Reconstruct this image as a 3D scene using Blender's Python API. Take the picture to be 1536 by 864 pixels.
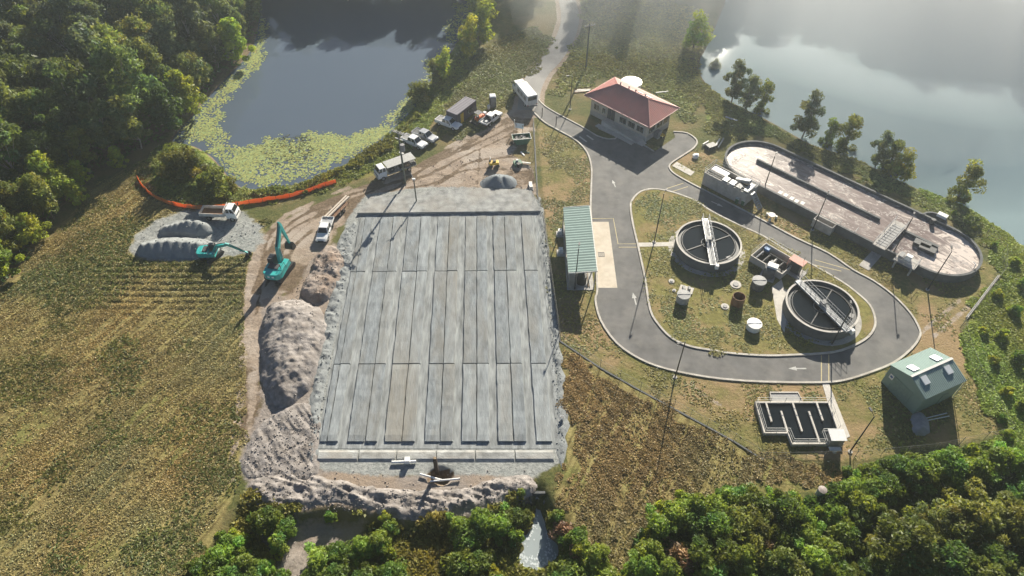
import bpy, math, random
import numpy as np
from mathutils import Vector, Matrix
from mathutils.geometry import tessellate_polygon

random.seed(7)
for o in list(bpy.data.objects):
    bpy.data.objects.remove(o)
SC = bpy.context.scene
COL = SC.collection
R = math.radians

# ------------------------------------------------------------------ camera, sky, sun, exposure
CAM_H, CAM_TILT, CAM_F = 75.0, R(46.8), 1040.0        # drone height, downward tilt, focal length in photo pixels
cd = bpy.data.cameras.new('camera'); cam = bpy.data.objects.new('camera', cd); COL.objects.link(cam)
cam.location = (0, 0, CAM_H); cam.rotation_euler = (R(90) - CAM_TILT, 0, 0)
cd.sensor_width = 36; cd.lens = CAM_F / 1536 * 36; cd.clip_start = 1; cd.clip_end = 9000
SC.camera = cam
SUN_AZ, SUN_EL = R(17.7), R(25.5)                       # azimuth from +Y towards +X
w = bpy.data.worlds.new('World'); SC.world = w; w.use_nodes = True
nt = w.node_tree; sky = nt.nodes.new('ShaderNodeTexSky'); sky.sky_type = 'NISHITA'
sky.sun_disc = False; sky.sun_elevation = SUN_EL; sky.sun_rotation = SUN_AZ
sky.air_density = 0.5; sky.dust_density = 0.2; sky.ozone_density = 1.5
bgn = nt.nodes['Background']; bgn.inputs['Strength'].default_value = 0.05
nt.links.new(sky.outputs[0], bgn.inputs[0])
sl = bpy.data.lights.new('sun', 'SUN'); sl.energy = 5.0; sl.angle = R(0.55); sl.color = (1.0, 0.92, 0.775)
so = bpy.data.objects.new('sun', sl); COL.objects.link(so)
so.rotation_euler = Vector((-math.sin(SUN_AZ) * math.cos(SUN_EL), -math.cos(SUN_AZ) * math.cos(SUN_EL), -math.sin(SUN_EL))).to_track_quat('-Z', 'Y').to_euler()
vs = SC.view_settings; vs.view_transform = 'Standard'; vs.look = 'None'; vs.gamma = 1.0; vs.exposure = 1.15
vs.use_curve_mapping = False
SC.cycles.use_denoising = True
SC.cycles.volume_bounces = 2; SC.cycles.max_bounces = 6; SC.cycles.transparent_max_bounces = 8
HAZE_DENSITY, HAZE_G = 0.0005, 0.70

# ------------------------------------------------------------------ survey: photo pixel -> place on the ground (flat site)
S_, C_ = math.sin(CAM_TILT), math.cos(CAM_TILT)
def P(px, py, z=0.0):
    u = (px - 768) / CAM_F; v = (432 - py) / CAM_F; k = (CAM_H - z) / (S_ - v * C_)
    return (u * k, (C_ + v * S_) * k, z)
def P2(px, py, z=0.0): return P(px, py, z)[:2]
def polyP(L, z=0.0): return [P2(x, y, z) for x, y in L]
def to_local(org, rz, p):
    dx, dy = p[0] - org[0], p[1] - org[1]; c, s = math.cos(rz), math.sin(rz)
    return (dx * c + dy * s, -dx * s + dy * c)

# ------------------------------------------------------------------ numpy noise and polygons
def _h(ix, iy, seed):
    n = (ix.astype(np.int64) * 374761393 + iy.astype(np.int64) * 668265263 + seed * 974634777) & 0xFFFFFFFF
    n = ((n ^ (n >> 13)) * 1274126177) & 0xFFFFFFFF
    return ((n ^ (n >> 16)) & 0xFFFF) / 65535.0
def vn(x, y, sc=1.0, seed=0):
    x = np.asarray(x, float) / sc; y = np.asarray(y, float) / sc
    ix, iy = np.floor(x), np.floor(y); fx, fy = x - ix, y - iy
    fx = fx * fx * (3 - 2 * fx); fy = fy * fy * (3 - 2 * fy)
    a, b, c, d = _h(ix, iy, seed), _h(ix + 1, iy, seed), _h(ix, iy + 1, seed), _h(ix + 1, iy + 1, seed)
    return (a * (1 - fx) + b * fx) * (1 - fy) + (c * (1 - fx) + d * fx) * fy
def fbm(x, y, sc, oct=4, seed=0):
    t, a, n = 0, 1.0, 0
    for i in range(oct):
        t = t + a * vn(x, y, sc / 2 ** i, seed + i * 17); n += a; a *= 0.55
    return t / n
def sdf(poly, X, Y):
    """signed distance, positive inside"""
    X = np.asarray(X, float); Y = np.asarray(Y, float)
    d = np.full(X.shape, 1e9); ins = np.zeros(X.shape, bool)
    n = len(poly)
    for i in range(n):
        ax, ay = poly[i]; bx, by = poly[(i + 1) % n]
        ex, ey = bx - ax, by - ay; L = ex * ex + ey * ey + 1e-12
        t = np.clip(((X - ax) * ex + (Y - ay) * ey) / L, 0, 1)
        d = np.minimum(d, (X - ax - t * ex) ** 2 + (Y - ay - t * ey) ** 2)
        c = ((ay > Y) != (by > Y))
        if ey != 0: ins ^= c & (X < ex * (Y - ay) / ey + ax)
    d = np.sqrt(d)
    return np.where(ins, d, -d)
def line_dist(pts, X, Y):
    d = np.full(np.shape(X), 1e9)
    for (ax, ay), (bx, by) in zip(pts[:-1], pts[1:]):
        ex, ey = bx - ax, by - ay
        t = np.clip(((X - ax) * ex + (Y - ay) * ey) / (ex * ex + ey * ey + 1e-12), 0, 1)
        d = np.minimum(d, np.hypot(X - ax - t * ex, Y - ay - t * ey))
    return d
def sm(x, a, b):
    t = np.clip((x - a) / (b - a), 0, 1); return t * t * (3 - 2 * t)
def smooth_line(pts, n=6, closed=False):
    """Catmull-Rom through the points"""
    p = [Vector(q) for q in pts]; out = []
    N = len(p)
    for i in range(N if closed else N - 1):
        a = p[(i - 1) % N] if (closed or i > 0) else p[i]; b = p[i]; c = p[(i + 1) % N]
        d = p[(i + 2) % N] if (closed or i < N - 2) else c
        for k in range(n):
            t = k / n
            out.append(0.5 * ((2 * b) + (c - a) * t + (2 * a - 5 * b + 4 * c - d) * t * t + (3 * b - a - 3 * c + d) * t ** 3))
    if not closed: out.append(p[-1])
    return [tuple(q) for q in out]

# ------------------------------------------------------------------ object helpers
def props(o, label=None, cat=None, group=None, kind=None):
    for k, v in (('label', label), ('category', cat), ('group', group), ('kind', kind)):
        if v: o[k] = v
    return o
def thing(name, label, cat, loc=(0, 0, 0), rz=0.0, group=None, scale=1.0):
    o = bpy.data.objects.new(name, None); COL.objects.link(o); o.empty_display_size = 0.3
    o.location = loc; o.rotation_euler = (0, 0, rz); o.scale = (scale,) * 3
    return props(o, label, cat, group)
def link(name, me, parent=None):
    o = bpy.data.objects.new(name, me); COL.objects.link(o)
    if parent: o.parent = parent
    return o
def npmesh(name, V, F, mat, col=None, smooth=False, parent=None, mats=None):
    V = np.ascontiguousarray(V, np.float32); F = np.ascontiguousarray(F, np.int32); m, k = F.shape
    me = bpy.data.meshes.new(name); me.vertices.add(len(V)); me.vertices.foreach_set('co', V.ravel())
    me.loops.add(m * k); me.loops.foreach_set('vertex_index', F.ravel())
    me.polygons.add(m); me.polygons.foreach_set('loop_start', np.arange(0, m * k, k, dtype=np.int32))
    if smooth: me.polygons.foreach_set('use_smooth', np.ones(m, bool))
    me.update(calc_edges=True)
    if col is not None:
        a = me.attributes.new('tint', 'FLOAT_COLOR', 'POINT')
        c = np.ones((len(V), 4), np.float32); c[:, :3] = col; a.data.foreach_set('color', c.ravel())
    me.materials.append(mat)
    return link(name, me, parent)
def copy_tree(o, parent=None):
    c = o.copy(); COL.objects.link(c); c.parent = parent
    for ch in o.children: copy_tree(ch, c)
    return c

class MB:
    def __init__(s): s.v = []; s.f = []
    def add(s, vs_, fs):
        b = len(s.v); s.v += [tuple(q) for q in vs_]; s.f += [tuple(i + b for i in q) for q in fs]; return s
    def hexa(s, p):      # 4 bottom (ccw) + 4 top
        return s.add(p, [(3, 2, 1, 0), (4, 5, 6, 7), (0, 1, 5, 4), (1, 2, 6, 5), (2, 3, 7, 6), (3, 0, 4, 7)])
    def box(s, c, d, rz=0, ry=0, rx=0, taper=1.0):
        x, y, z = (q / 2 for q in d); t = taper
        pts = [(-x, -y, -z), (x, -y, -z), (x, y, -z), (-x, y, -z), (-x * t, -y * t, z), (x * t, -y * t, z), (x * t, y * t, z), (-x * t, y * t, z)]
        if rz or ry or rx:
            m = Matrix.Rotation(rz, 3, 'Z') @ Matrix.Rotation(ry, 3, 'Y') @ Matrix.Rotation(rx, 3, 'X')
            pts = [m @ Vector(q) for q in pts]
        return s.hexa([(q[0] + c[0], q[1] + c[1], q[2] + c[2]) for q in pts])
    def zbox(s, x0, x1, y0, y1, z0, z1): return s.box(((x0 + x1) / 2, (y0 + y1) / 2, (z0 + z1) / 2), (x1 - x0, y1 - y0, z1 - z0))
    def cyl(s, p0, p1, r0, r1=None, n=12, caps=True):
        r1 = r0 if r1 is None else r1
        p0, p1 = Vector(p0), Vector(p1); d = (p1 - p0).normalized()
        a = d.orthogonal().normalized() if abs(d.z) < 0.99 else Vector((1, 0, 0)); b = d.cross(a)
        V = []
        for p, r in ((p0, r0), (p1, r1)):
            for i in range(n):
                t = 2 * math.pi * i / n; V.append(p + a * (r * math.cos(t)) + b * (r * math.sin(t)))
        F = [(i, (i + 1) % n, n + (i + 1) % n, n + i) for i in range(n)]
        if caps: F += [tuple(range(n))[::-1], tuple(range(n, 2 * n))]
        return s.add(V, F)
    def tube(s, pts, r, n=6):
        for a, b in zip(pts[:-1], pts[1:]):
            if (Vector(a) - Vector(b)).length > 1e-5: s.cyl(a, b, r, r, n)
        return s
    def lathe(s, prof, n=48, c=(0, 0, 0), a0=0.0, a1=2 * math.pi):
        full = abs(a1 - a0 - 2 * math.pi) < 1e-6; k = n if full else n + 1; m = len(prof); V = []; F = []
        for i in range(k):
            t = a0 + (a1 - a0) * i / n
            for r, z in prof: V.append((c[0] + r * math.cos(t), c[1] + r * math.sin(t), c[2] + z))
        for i in range(n):
            j = (i + 1) % k
            for q in range(m - 1): F.append((i * m + q, j * m + q, j * m + q + 1, i * m + q + 1))
        return s.add(V, F)
    def prism(s, poly, z0, z1):
        n = len(poly)
        V = [(x, y, z0) for x, y in poly] + [(x, y, z1) for x, y in poly]
        F = [(i, (i + 1) % n, n + (i + 1) % n, n + i) for i in range(n)]
        tri = tessellate_polygon([[Vector((x, y, 0)) for x, y in poly]])
        ar = sum(poly[i][0] * poly[(i + 1) % n][1] - poly[(i + 1) % n][0] * poly[i][1] for i in range(n))
        for t in tri:
            a, b, c = (Vector(poly[i]) for i in t)
            up = (b - a).x * (c - a).y - (b - a).y * (c - a).x > 0
            t = tuple(t) if up else tuple(t)[::-1]
            F.append(tuple(n + i for i in t)); F.append(tuple(t)[::-1])
        if ar < 0: F[:n] = [f[::-1] for f in F[:n]]
        return s.add(V, F)
    def profile_y(s, prof, y0, y1):      # polygon in x,z extruded along y
        n = len(prof); V = [(x, y0, z) for x, z in prof] + [(x, y1, z) for x, z in prof]
        F = [(i, (i + 1) % n, n + (i + 1) % n, n + i) for i in range(n)]
        for t in tessellate_polygon([[Vector((x, z, 0)) for x, z in prof]]):
            F.append(tuple(t)); F.append(tuple(n + i for i in t)[::-1])
        return s.add(V, F)
    def loft(s, secs, cap=True):
        m = len(secs[0]); V = [p for q in secs for p in q]; F = []
        for i in range(len(secs) - 1):
            for k in range(m): F.append((i * m + k, i * m + (k + 1) % m, (i + 1) * m + (k + 1) % m, (i + 1) * m + k))
        if cap: F += [tuple(range(m))[::-1], tuple(range((len(secs) - 1) * m, len(secs) * m))]
        return s.add(V, F)
    def strip(s, pts, w0, w1, z0, z1, closed=False):     # kerb / wall along a line, offsets w0..w1 to the left
        n = len(pts); V = []; F = []
        p = [Vector((q[0], q[1])) for q in pts]
        for i in range(n):
            a = p[i - 1] if (i > 0 or closed) else p[i]; b = p[(i + 1) % n] if (i < n - 1 or closed) else p[i]
            d = (b - a).normalized(); nn = Vector((-d.y, d.x))
            o0, o1 = p[i] + nn * w0, p[i] + nn * w1
            V += [(o0.x, o0.y, z0), (o1.x, o1.y, z0), (o1.x, o1.y, z1), (o0.x, o0.y, z1)]
        for i in range(n if closed else n - 1):
            j = (i + 1) % n
            for k in range(4): F.append((i * 4 + k, j * 4 + k, j * 4 + (k + 1) % 4, i * 4 + (k + 1) % 4))
        if not closed: F += [(3, 2, 1, 0), tuple((n - 1) * 4 + k for k in range(4))]
        return s.add(V, F)
    def mesh(s, name, mat, smooth=False, angle=None):
        me = bpy.data.meshes.new(name); me.from_pydata(s.v, [], s.f); me.update()
        import bmesh as _b
        bm = _b.new(); bm.from_mesh(me); _b.ops.recalc_face_normals(bm, faces=bm.faces); bm.to_mesh(me); bm.free()
        me.materials.append(mat)
        if smooth:
            me.polygons.foreach_set('use_smooth', [True] * len(me.polygons))
            if angle: me.set_sharp_from_angle(angle=R(angle))
        return me
    def build(s, name, mat, parent=None, smooth=False, angle=35, bevel=0.0):
        o = link(name, s.mesh(name, mat, smooth, angle), parent)
        if bevel:
            m = o.modifiers.new('bevel', 'BEVEL'); m.width = bevel; m.segments = 2; m.limit_method = 'ANGLE'; m.angle_limit = R(40)
        return o

# ------------------------------------------------------------------ materials
MATS = {}
def mat(name, col, rough=0.75, var=0.12, vscale=3.0, bump=0.0, bscale=12.0, metal=0.0, stain=None, stain_amt=0.0, stain_scale=0.6, spec=0.5, coords='Object', stretch=None, coat=0.0):
    if name in MATS: return MATS[name]
    m = bpy.data.materials.new(name); m.use_nodes = True; n = m.node_tree.nodes; l = m.node_tree.links
    b = n['Principled BSDF']; b.inputs['Roughness'].default_value = rough; b.inputs['Metallic'].default_value = metal
    b.inputs['Specular IOR Level'].default_value = spec; b.inputs['Coat Weight'].default_value = coat
    tc = n.new('ShaderNodeTexCoord'); src = tc.outputs[coords]
    if stretch:
        mp = n.new('ShaderNodeMapping'); mp.inputs['Scale'].default_value = stretch; l.new(src, mp.inputs[0]); src = mp.outputs[0]
    nz = n.new('ShaderNodeTexNoise'); nz.inputs['Scale'].default_value = vscale; nz.inputs['Detail'].default_value = 5; l.new(src, nz.inputs['Vector'])
    mr = n.new('ShaderNodeMapRange'); mr.inputs[1].default_value = 0.3; mr.inputs[2].default_value = 0.7; mr.inputs[3].default_value = 1 - var; mr.inputs[4].default_value = 1 + var; l.new(nz.outputs[0], mr.inputs[0])
    mx = n.new('ShaderNodeMix'); mx.data_type = 'RGBA'; mx.blend_type = 'MULTIPLY'; mx.inputs[0].default_value = 1; mx.inputs[6].default_value = (*col, 1)
    l.new(mr.outputs[0], mx.inputs[7]); out = mx.outputs[2]
    if stain:
        n2 = n.new('ShaderNodeTexNoise'); n2.inputs['Scale'].default_value = stain_scale; n2.inputs['Detail'].default_value = 6; n2.inputs['Roughness'].default_value = 0.65; l.new(src, n2.inputs['Vector'])
        r2 = n.new('ShaderNodeMapRange'); r2.inputs[1].default_value = 0.46; r2.inputs[2].default_value = 0.66; r2.inputs[4].default_value = stain_amt; l.new(n2.outputs[0], r2.inputs[0])
        m2 = n.new('ShaderNodeMix'); m2.data_type = 'RGBA'; l.new(r2.outputs[0], m2.inputs[0]); l.new(out, m2.inputs[6]); m2.inputs[7].default_value = (*stain, 1); out = m2.outputs[2]
    l.new(out, b.inputs['Base Color'])
    if bump:
        n3 = n.new('ShaderNodeTexNoise'); n3.inputs['Scale'].default_value = bscale; n3.inputs['Detail'].default_value = 4; l.new(src, n3.inputs['Vector'])
        bp = n.new('ShaderNodeBump'); bp.inputs['Strength'].default_value = bump; bp.inputs['Distance'].default_value = 0.1; l.new(n3.outputs[0], bp.inputs['Height']); l.new(bp.outputs[0], b.inputs['Normal'])
    MATS[name] = m; return m

M_white = mat('white paint', (0.80, 0.80, 0.78), 0.35, 0.04, coat=0.3)
M_offw = mat('offwhite', (0.62, 0.61, 0.57), 0.6, 0.08)
M_glass = mat('dark glass', (0.02, 0.025, 0.03), 0.06, 0.0, spec=0.8)
M_tyre = mat('tyre', (0.02, 0.02, 0.02), 0.85, 0.1)
M_black = mat('black', (0.02, 0.02, 0.022), 0.6, 0.1)
M_dgrey = mat('dark grey', (0.06, 0.062, 0.065), 0.6, 0.1)
M_mgrey = mat('mid grey', (0.22, 0.22, 0.22), 0.6, 0.1)
M_steel = mat('galvanised steel', (0.36, 0.37, 0.38), 0.5, 0.12, metal=0.3)
M_wire = mat('fence wire', (0.16, 0.16, 0.155), 0.6, 0.1)
M_rim = mat('rim', (0.55, 0.55, 0.55), 0.35, 0.05, metal=0.7)
M_lamp = mat('lamp lens', (0.75, 0.75, 0.72), 0.1, 0.0)
M_red = mat('red lens', (0.45, 0.02, 0.02), 0.2, 0.0)
M_amber = mat('orange paint', (0.75, 0.16, 0.03), 0.5, 0.05)
M_yellow = mat('yellow paint', (0.70, 0.45, 0.03), 0.5, 0.08)
M_teal = mat('teal paint', (0.03, 0.42, 0.40), 0.38, 0.06, coat=0.2, stain=(0.12, 0.2, 0.17), stain_amt=0.3, stain_scale=2.0)
M_conc = mat('concrete', (0.42, 0.40, 0.37), 0.85, 0.12, 2.5, bump=0.15, stain=(0.25, 0.23, 0.20), stain_amt=0.55, stain_scale=0.9)
M_concl = mat('pale concrete', (0.56, 0.53, 0.48), 0.85, 0.10, 2.5, bump=0.1, stain=(0.36, 0.33, 0.29), stain_amt=0.5)
M_concd = mat('weathered concrete', (0.115, 0.12, 0.122), 0.85, 0.18, 1.5, bump=0.15, stain=(0.06, 0.063, 0.065), stain_amt=0.6, stain_scale=0.5)
M_kerb = mat('kerb', (0.50, 0.47, 0.42), 0.85, 0.15, 1.2, stain=(0.30, 0.27, 0.22), stain_amt=0.6, stain_scale=0.25)
M_wood = mat('timber', (0.30, 0.22, 0.14), 0.8, 0.15, 4)
M_pole = mat('weathered pole', (0.14, 0.15, 0.12), 0.85, 0.2, 4)
M_lpole = mat('lamp pole paint', (0.035, 0.036, 0.035), 0.5, 0.1)
M_rust = mat('rusty steel', (0.20, 0.10, 0.05), 0.8, 0.3, 3, stain=(0.07, 0.05, 0.04), stain_amt=0.7, stain_scale=1.5)
M_bark = mat('bark', (0.20, 0.16, 0.12), 0.9, 0.25, 4)
M_pbark = mat('pale bark', (0.36, 0.32, 0.27), 0.9, 0.25, 4)

# ================================================================== SETTING
POND = smooth_line(polyP([(258, 208), (285, 175), (315, 140), (345, 108), (372, 80), (385, 50), (390, 10), (392, -40), (735, -40), (712, 0), (694, 40), (675, 75), (660, 95), (642, 125), (628, 150), (610, 172), (590, 192), (568, 212), (545, 225), (520, 240), (490, 255), (455, 270), (420, 278), (385, 283), (358, 275), (338, 255), (318, 232), (290, 215)]), 3, True)
LAKE = smooth_line(polyP([(1050, 92), (1056, 115), (1075, 135), (1100, 150), (1130, 165), (1160, 180), (1190, 197), (1220, 213), (1260, 226), (1300, 241), (1340, 262), (1390, 283), (1440, 303), (1480, 325), (1510, 345), (1540, 368), (1600, 400), (1750, 470), (1900, 440), (1900, 0), (1536, -6), (1300, -25), (1110, -42), (1090, 0), (1066, 60)]), 3, True)
LOW = polyP([(372, 748), (410, 762), (450, 772), (500, 762), (560, 772), (620, 782), (700, 778), (755, 758), (790, 735), (812, 722), (822, 745), (850, 790), (880, 830), (905, 870), (925, 920), (280, 920), (300, 850), (335, 800)])
STREAM = smooth_line(polyP([(803, 752), (816, 752), (820, 778), (822, 800), (842, 812), (840, 832), (826, 848), (806, 856), (786, 850), (776, 838), (782, 818), (758, 802), (764, 790), (788, 795), (802, 778)], -1.5), 4, True)
FIELD_L = polyP([(-250, 520), (-60, 460), (20, 420), (90, 340), (140, 285), (190, 250), (225, 235), (225, 300), (300, 320), (400, 330), (390, 420), (385, 520), (370, 640), (360, 720), (330, 790), (300, 850), (280, 930), (-250, 930)])
ROWS = polyP([(150, 390), (380, 385), (375, 430), (300, 470), (150, 470)])
FIELD_R = polyP([(843, 520), (870, 535), (960, 588), (1060, 640), (1150, 690), (1250, 700), (1270, 730), (1200, 740), (1120, 735), (1060, 745), (1000, 790), (965, 850), (955, 930), (930, 930), (880, 830), (830, 745), (850, 700)])
LUSH_R = polyP([(1300, 235), (1440, 300), (1540, 365), (1750, 470), (1750, 720), (1300, 720), (1300, 690), (1510, 660), (1460, 580), (1440, 490), (1500, 410), (1490, 370), (1440, 325), (1400, 300)])
POND_BANK = polyP([(225, 235), (258, 208), (290, 215), (318, 232), (338, 255), (358, 275), (420, 278), (490, 255), (568, 212), (640, 125), (690, 60), (720, 50), (700, 110), (660, 170), (620, 215), (570, 260), (500, 280), (380, 308), (290, 312), (235, 290)])
LAWN = polyP([(806, 180), (860, 200), (1060, 230), (1500, 400), (1440, 490), (1470, 580), (1510, 650), (1290, 690), (1150, 688), (1060, 638), (960, 585), (845, 512), (818, 320)])
DIRT = polyP([(772, 160), (802, 166), (800, 195), (780, 212), (768, 232), (800, 252), (806, 292), (560, 292), (545, 305), (525, 330), (505, 342), (492, 372), (470, 392), (455, 412), (425, 440), (402, 475), (385, 600), (372, 600), (368, 500), (368, 440), (372, 400), (385, 372), (402, 345), (430, 328), (480, 303), (530, 283), (562, 272), (600, 262), (640, 238), (690, 213), (725, 196), (748, 180)])
PADG = polyP([(192, 378), (203, 352), (235, 330), (270, 318), (310, 312), (365, 318), (392, 340), (396, 362), (380, 378), (330, 387), (270, 392), (215, 390)])
BEDG = polyP([(520, 330), (548, 292), (640, 280), (795, 283), (812, 310), (832, 500), (848, 690), (800, 716), (700, 712), (560, 714), (466, 702), (455, 640), (470, 580), (490, 480), (505, 400)])
SANDA = polyP([(395, 450), (440, 440), (470, 385), (500, 365), (520, 370), (500, 440), (480, 540), (470, 700), (600, 712), (780, 700), (800, 712), (795, 745), (700, 778), (600, 776), (500, 758), (440, 770), (380, 750), (358, 690), (392, 610), (388, 520)])
SCRUB_B = polyP([(372, 790), (420, 770), (560, 772), (540, 800), (480, 850), (500, 900), (390, 900), (410, 830)])
GRAVROAD = [P2(*q) for q in [(842, -30), (852, 5), (855, 30), (847, 58), (828, 88), (808, 110), (796, 135), (792, 165)]]
MUD = polyP([(700, 200), (800, 200), (806, 290), (640, 285), (610, 275), (660, 240)])
MEADOW = polyP([(690, 100), (740, 60), (800, 40), (835, 60), (800, 110), (770, 150), (700, 205), (640, 215)])
MEADOW2 = polyP([(872, -20), (960, -20), (1062, 20), (1050, 70), (1048, 110), (1070, 150), (1030, 190), (1000, 150), (930, 118), (880, 128), (845, 150), (822, 140), (850, 90), (872, 40)])
BANK2 = polyP([(1052, 118), (1100, 155), (1190, 203), (1300, 247), (1440, 308), (1510, 360), (1500, 385), (1440, 335), (1390, 318), (1250, 250), (1160, 208), (1100, 203), (1060, 200)])
FOREST = polyP([(-260, 520), (-60, 450), (0, 425), (35, 390), (75, 335), (115, 290), (150, 255), (200, 228), (240, 208), (264, 190), (287, 165), (312, 136), (343, 104), (370, 76), (383, 44), (388, 0), (390, -32), (-420, -32)])

def terrain(X, Y):
    X = np.asarray(X, float); Y = np.asarray(Y, float)
    z = np.zeros(X.shape)
    dp, dl, dlow, ds = sdf(POND, X, Y), sdf(LAKE, X, Y), sdf(LOW, X, Y), sdf(STREAM, X, Y)
    dfl, dfr = sdf(FIELD_L, X, Y), sdf(FIELD_R, X, Y)
    hayl = sm(dfl, -1.5, 1.5); hayr = sm(dfr, -1.0, 1.0); low = sm(dlow, -0.6, 1.8)
    z += (fbm(X, Y, 3.0, 3, 5) - 0.5) * 0.22 * np.maximum(hayl, hayr) + (fbm(X, Y, 0.9, 2, 9) - 0.5) * 0.16 * np.maximum(hayl, hayr)
    rows = sm(sdf(ROWS, X, Y), -3, 4) * hayl
    z += rows * 0.09 * np.sin(Y * 2 * math.pi / 1.25 + 2.5 * (fbm(X, Y, 14, 2, 3) - 0.5) + X * 0.02)
    th = R(28); u = X * math.cos(th) + Y * math.sin(th)
    z += hayr * 0.05 * np.sin(u * 2 * math.pi / 1.7 + 3 * (fbm(X, Y, 9, 2, 4) - 0.5)) + hayr * (fbm(X, Y, 1.3, 3, 31) - 0.5) * 0.12
    lush = np.maximum(sm(sdf(LUSH_R, X, Y), -1, 2), sm(sdf(POND_BANK, X, Y), -1.5, 1.5))
    z += lush * (fbm(X, Y, 3.5, 3, 11) - 0.45) * 0.5
    z += low * (-1.5 + (fbm(X, Y, 1.6, 3, 21) - 0.5) * 0.5)
    z -= sm(ds, -0.6, 1.0) * 0.5
    mud = sm(sdf(MUD, X, Y), -2, 2)
    z += mud * (fbm(X, Y, 1.5, 3, 14) - 0.5) * 0.25
    pc = P2(660, 714); z -= 1.3 * (1 - sm(np.hypot((X - pc[0]) / 1.35, Y - pc[1] + 0.15 * np.sin(X * 3)), 0.45, 1.25))
    z = z * (1 - sm(np.maximum(dp, dl), -1.5, 0.5)) - 1.9 * sm(np.maximum(dp, dl), -1.8, 3.0)
    return z, dict(hay=np.maximum(hayl, hayr), lush=lush, low=low, pondd=dp, laked=dl, mud=mud)
def gz(x, y):
    z, _ = terrain(np.array([x]), np.array([y])); return float(z[0])

def soil_layers():
    m = bpy.data.materials.new('ground'); m.use_nodes = True; n = m.node_tree.nodes; l = m.node_tree.links
    b = n['Principled BSDF']; b.inputs['Roughness'].default_value = 0.95; b.inputs['Specular IOR Level'].default_value = 0.15
    geo = n.new('ShaderNodeNewGeometry')
    def noise(s, d=5, r=0.6, dist=0.0):
        t = n.new('ShaderNodeTexNoise'); t.inputs['Scale'].default_value = s; t.inputs['Detail'].default_value = d; t.inputs['Roughness'].default_value = r; t.inputs['Distortion'].default_value = dist
        l.new(geo.outputs['Position'], t.inputs['Vector']); return t.outputs[0]
    n_big, n_mid, n_fine, n_edge = noise(0.09), noise(0.45), noise(2.2, 6, 0.7), noise(0.8, 6, 0.7)
    def rng(s, a, b_, lo=0.0, hi=1.0):
        t = n.new('ShaderNodeMapRange'); t.interpolation_type = 'SMOOTHSTEP'; l.new(s, t.inputs[0])
        for i, v in enumerate((a, b_, lo, hi)): t.inputs[i + 1].default_value = v
        return t.outputs[0]
    def mixc(f, a, b_):
        t = n.new('ShaderNodeMix'); t.data_type = 'RGBA'
        for s, i in ((f, 0), (a, 6), (b_, 7)):
            if isinstance(s, tuple): t.inputs[i].default_value = (*s, 1)
            else: l.new(s, t.inputs[i])
        return t.outputs[2]
    def math2(op, a, b_):
        t = n.new('ShaderNodeMath'); t.operation = op
        for s, i in ((a, 0), (b_, 1)):
            if isinstance(s, (int, float)): t.inputs[i].default_value = s
            else: l.new(s, t.inputs[i])
        return t.outputs[0]
    def tone(c1, c2, c3=None):
        c = mixc(rng(n_mid, 0.35, 0.65), c1, c2)
        c = mixc(rng(n_fine, 0.35, 0.7), c, tuple(0.62 * q for q in c1))
        if c3: c = mixc(rng(n_big, 0.45, 0.62), c, c3)
        return c
    mp = n.new('ShaderNodeMapping'); mp.vector_type = 'TEXTURE'; mp.inputs['Rotation'].default_value = (0, 0, R(62)); mp.inputs['Scale'].default_value = (7.0, 0.55, 1); l.new(geo.outputs['Position'], mp.inputs[0])
    ns = n.new('ShaderNodeTexNoise'); ns.inputs['Scale'].default_value = 1.0; ns.inputs['Detail'].default_value = 5; ns.inputs['Roughness'].default_value = 0.65; l.new(mp.outputs[0], ns.inputs['Vector']); n_streak = ns.outputs[0]
    cur = tone((0.10, 0.115, 0.035), (0.16, 0.15, 0.055), (0.19, 0.15, 0.07))
    layers = [('lush', (0.14, 0.205, 0.032), (0.23, 0.25, 0.055), (0.20, 0.18, 0.055)), ('hay', (0.24, 0.195, 0.075), (0.17, 0.155, 0.05), (0.19, 0.14, 0.06)),
              ('lawn', (0.19, 0.185, 0.06), (0.27, 0.215, 0.095), (0.31, 0.22, 0.12)), ('soil', (0.16, 0.115, 0.075), (0.24, 0.18, 0.125), None),
              ('dirt', (0.42, 0.335, 0.26), (0.31, 0.245, 0.19), (0.40, 0.34, 0.285)), ('sand', (0.36, 0.315, 0.28), (0.28, 0.24, 0.21), (0.32, 0.25, 0.19)), ('gravel', (0.33, 0.345, 0.33), (0.40, 0.405, 0.385), None)]
    for nm, c1, c2, c3 in layers:
        at = n.new('ShaderNodeAttribute'); at.attribute_name = nm
        f = rng(math2('ADD', at.outputs['Fac'], math2('MULTIPLY', math2('SUBTRACT', n_edge, 0.5), 0.75)), 0.38, 0.62)
        tn = tone(c1, c2, c3)
        if nm == 'hay':
            tn = mixc(rng(n_streak, 0.40, 0.62), tn, (0.29, 0.245, 0.10)); tn = mixc(rng(noise(0.14, 4), 0.50, 0.66, 0, 0.7), tn, (0.15, 0.165, 0.045)); tn = mixc(rng(n_streak, 0.46, 0.36, 0, 0.6), tn, (0.10, 0.075, 0.03))
        cur = mixc(f, cur, tn)
    l.new(cur, b.inputs['Base Color'])
    bp = n.new('ShaderNodeBump'); bp.inputs['Strength'].default_value = 0.7; bp.inputs['Distance'].default_value = 0.18
    l.new(math2('ADD', n_fine, math2('MULTIPLY', n_edge, 0.6)), bp.inputs['Height']); l.new(bp.outputs[0], b.inputs['Normal'])
    return m
M_ground = soil_layers()

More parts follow.
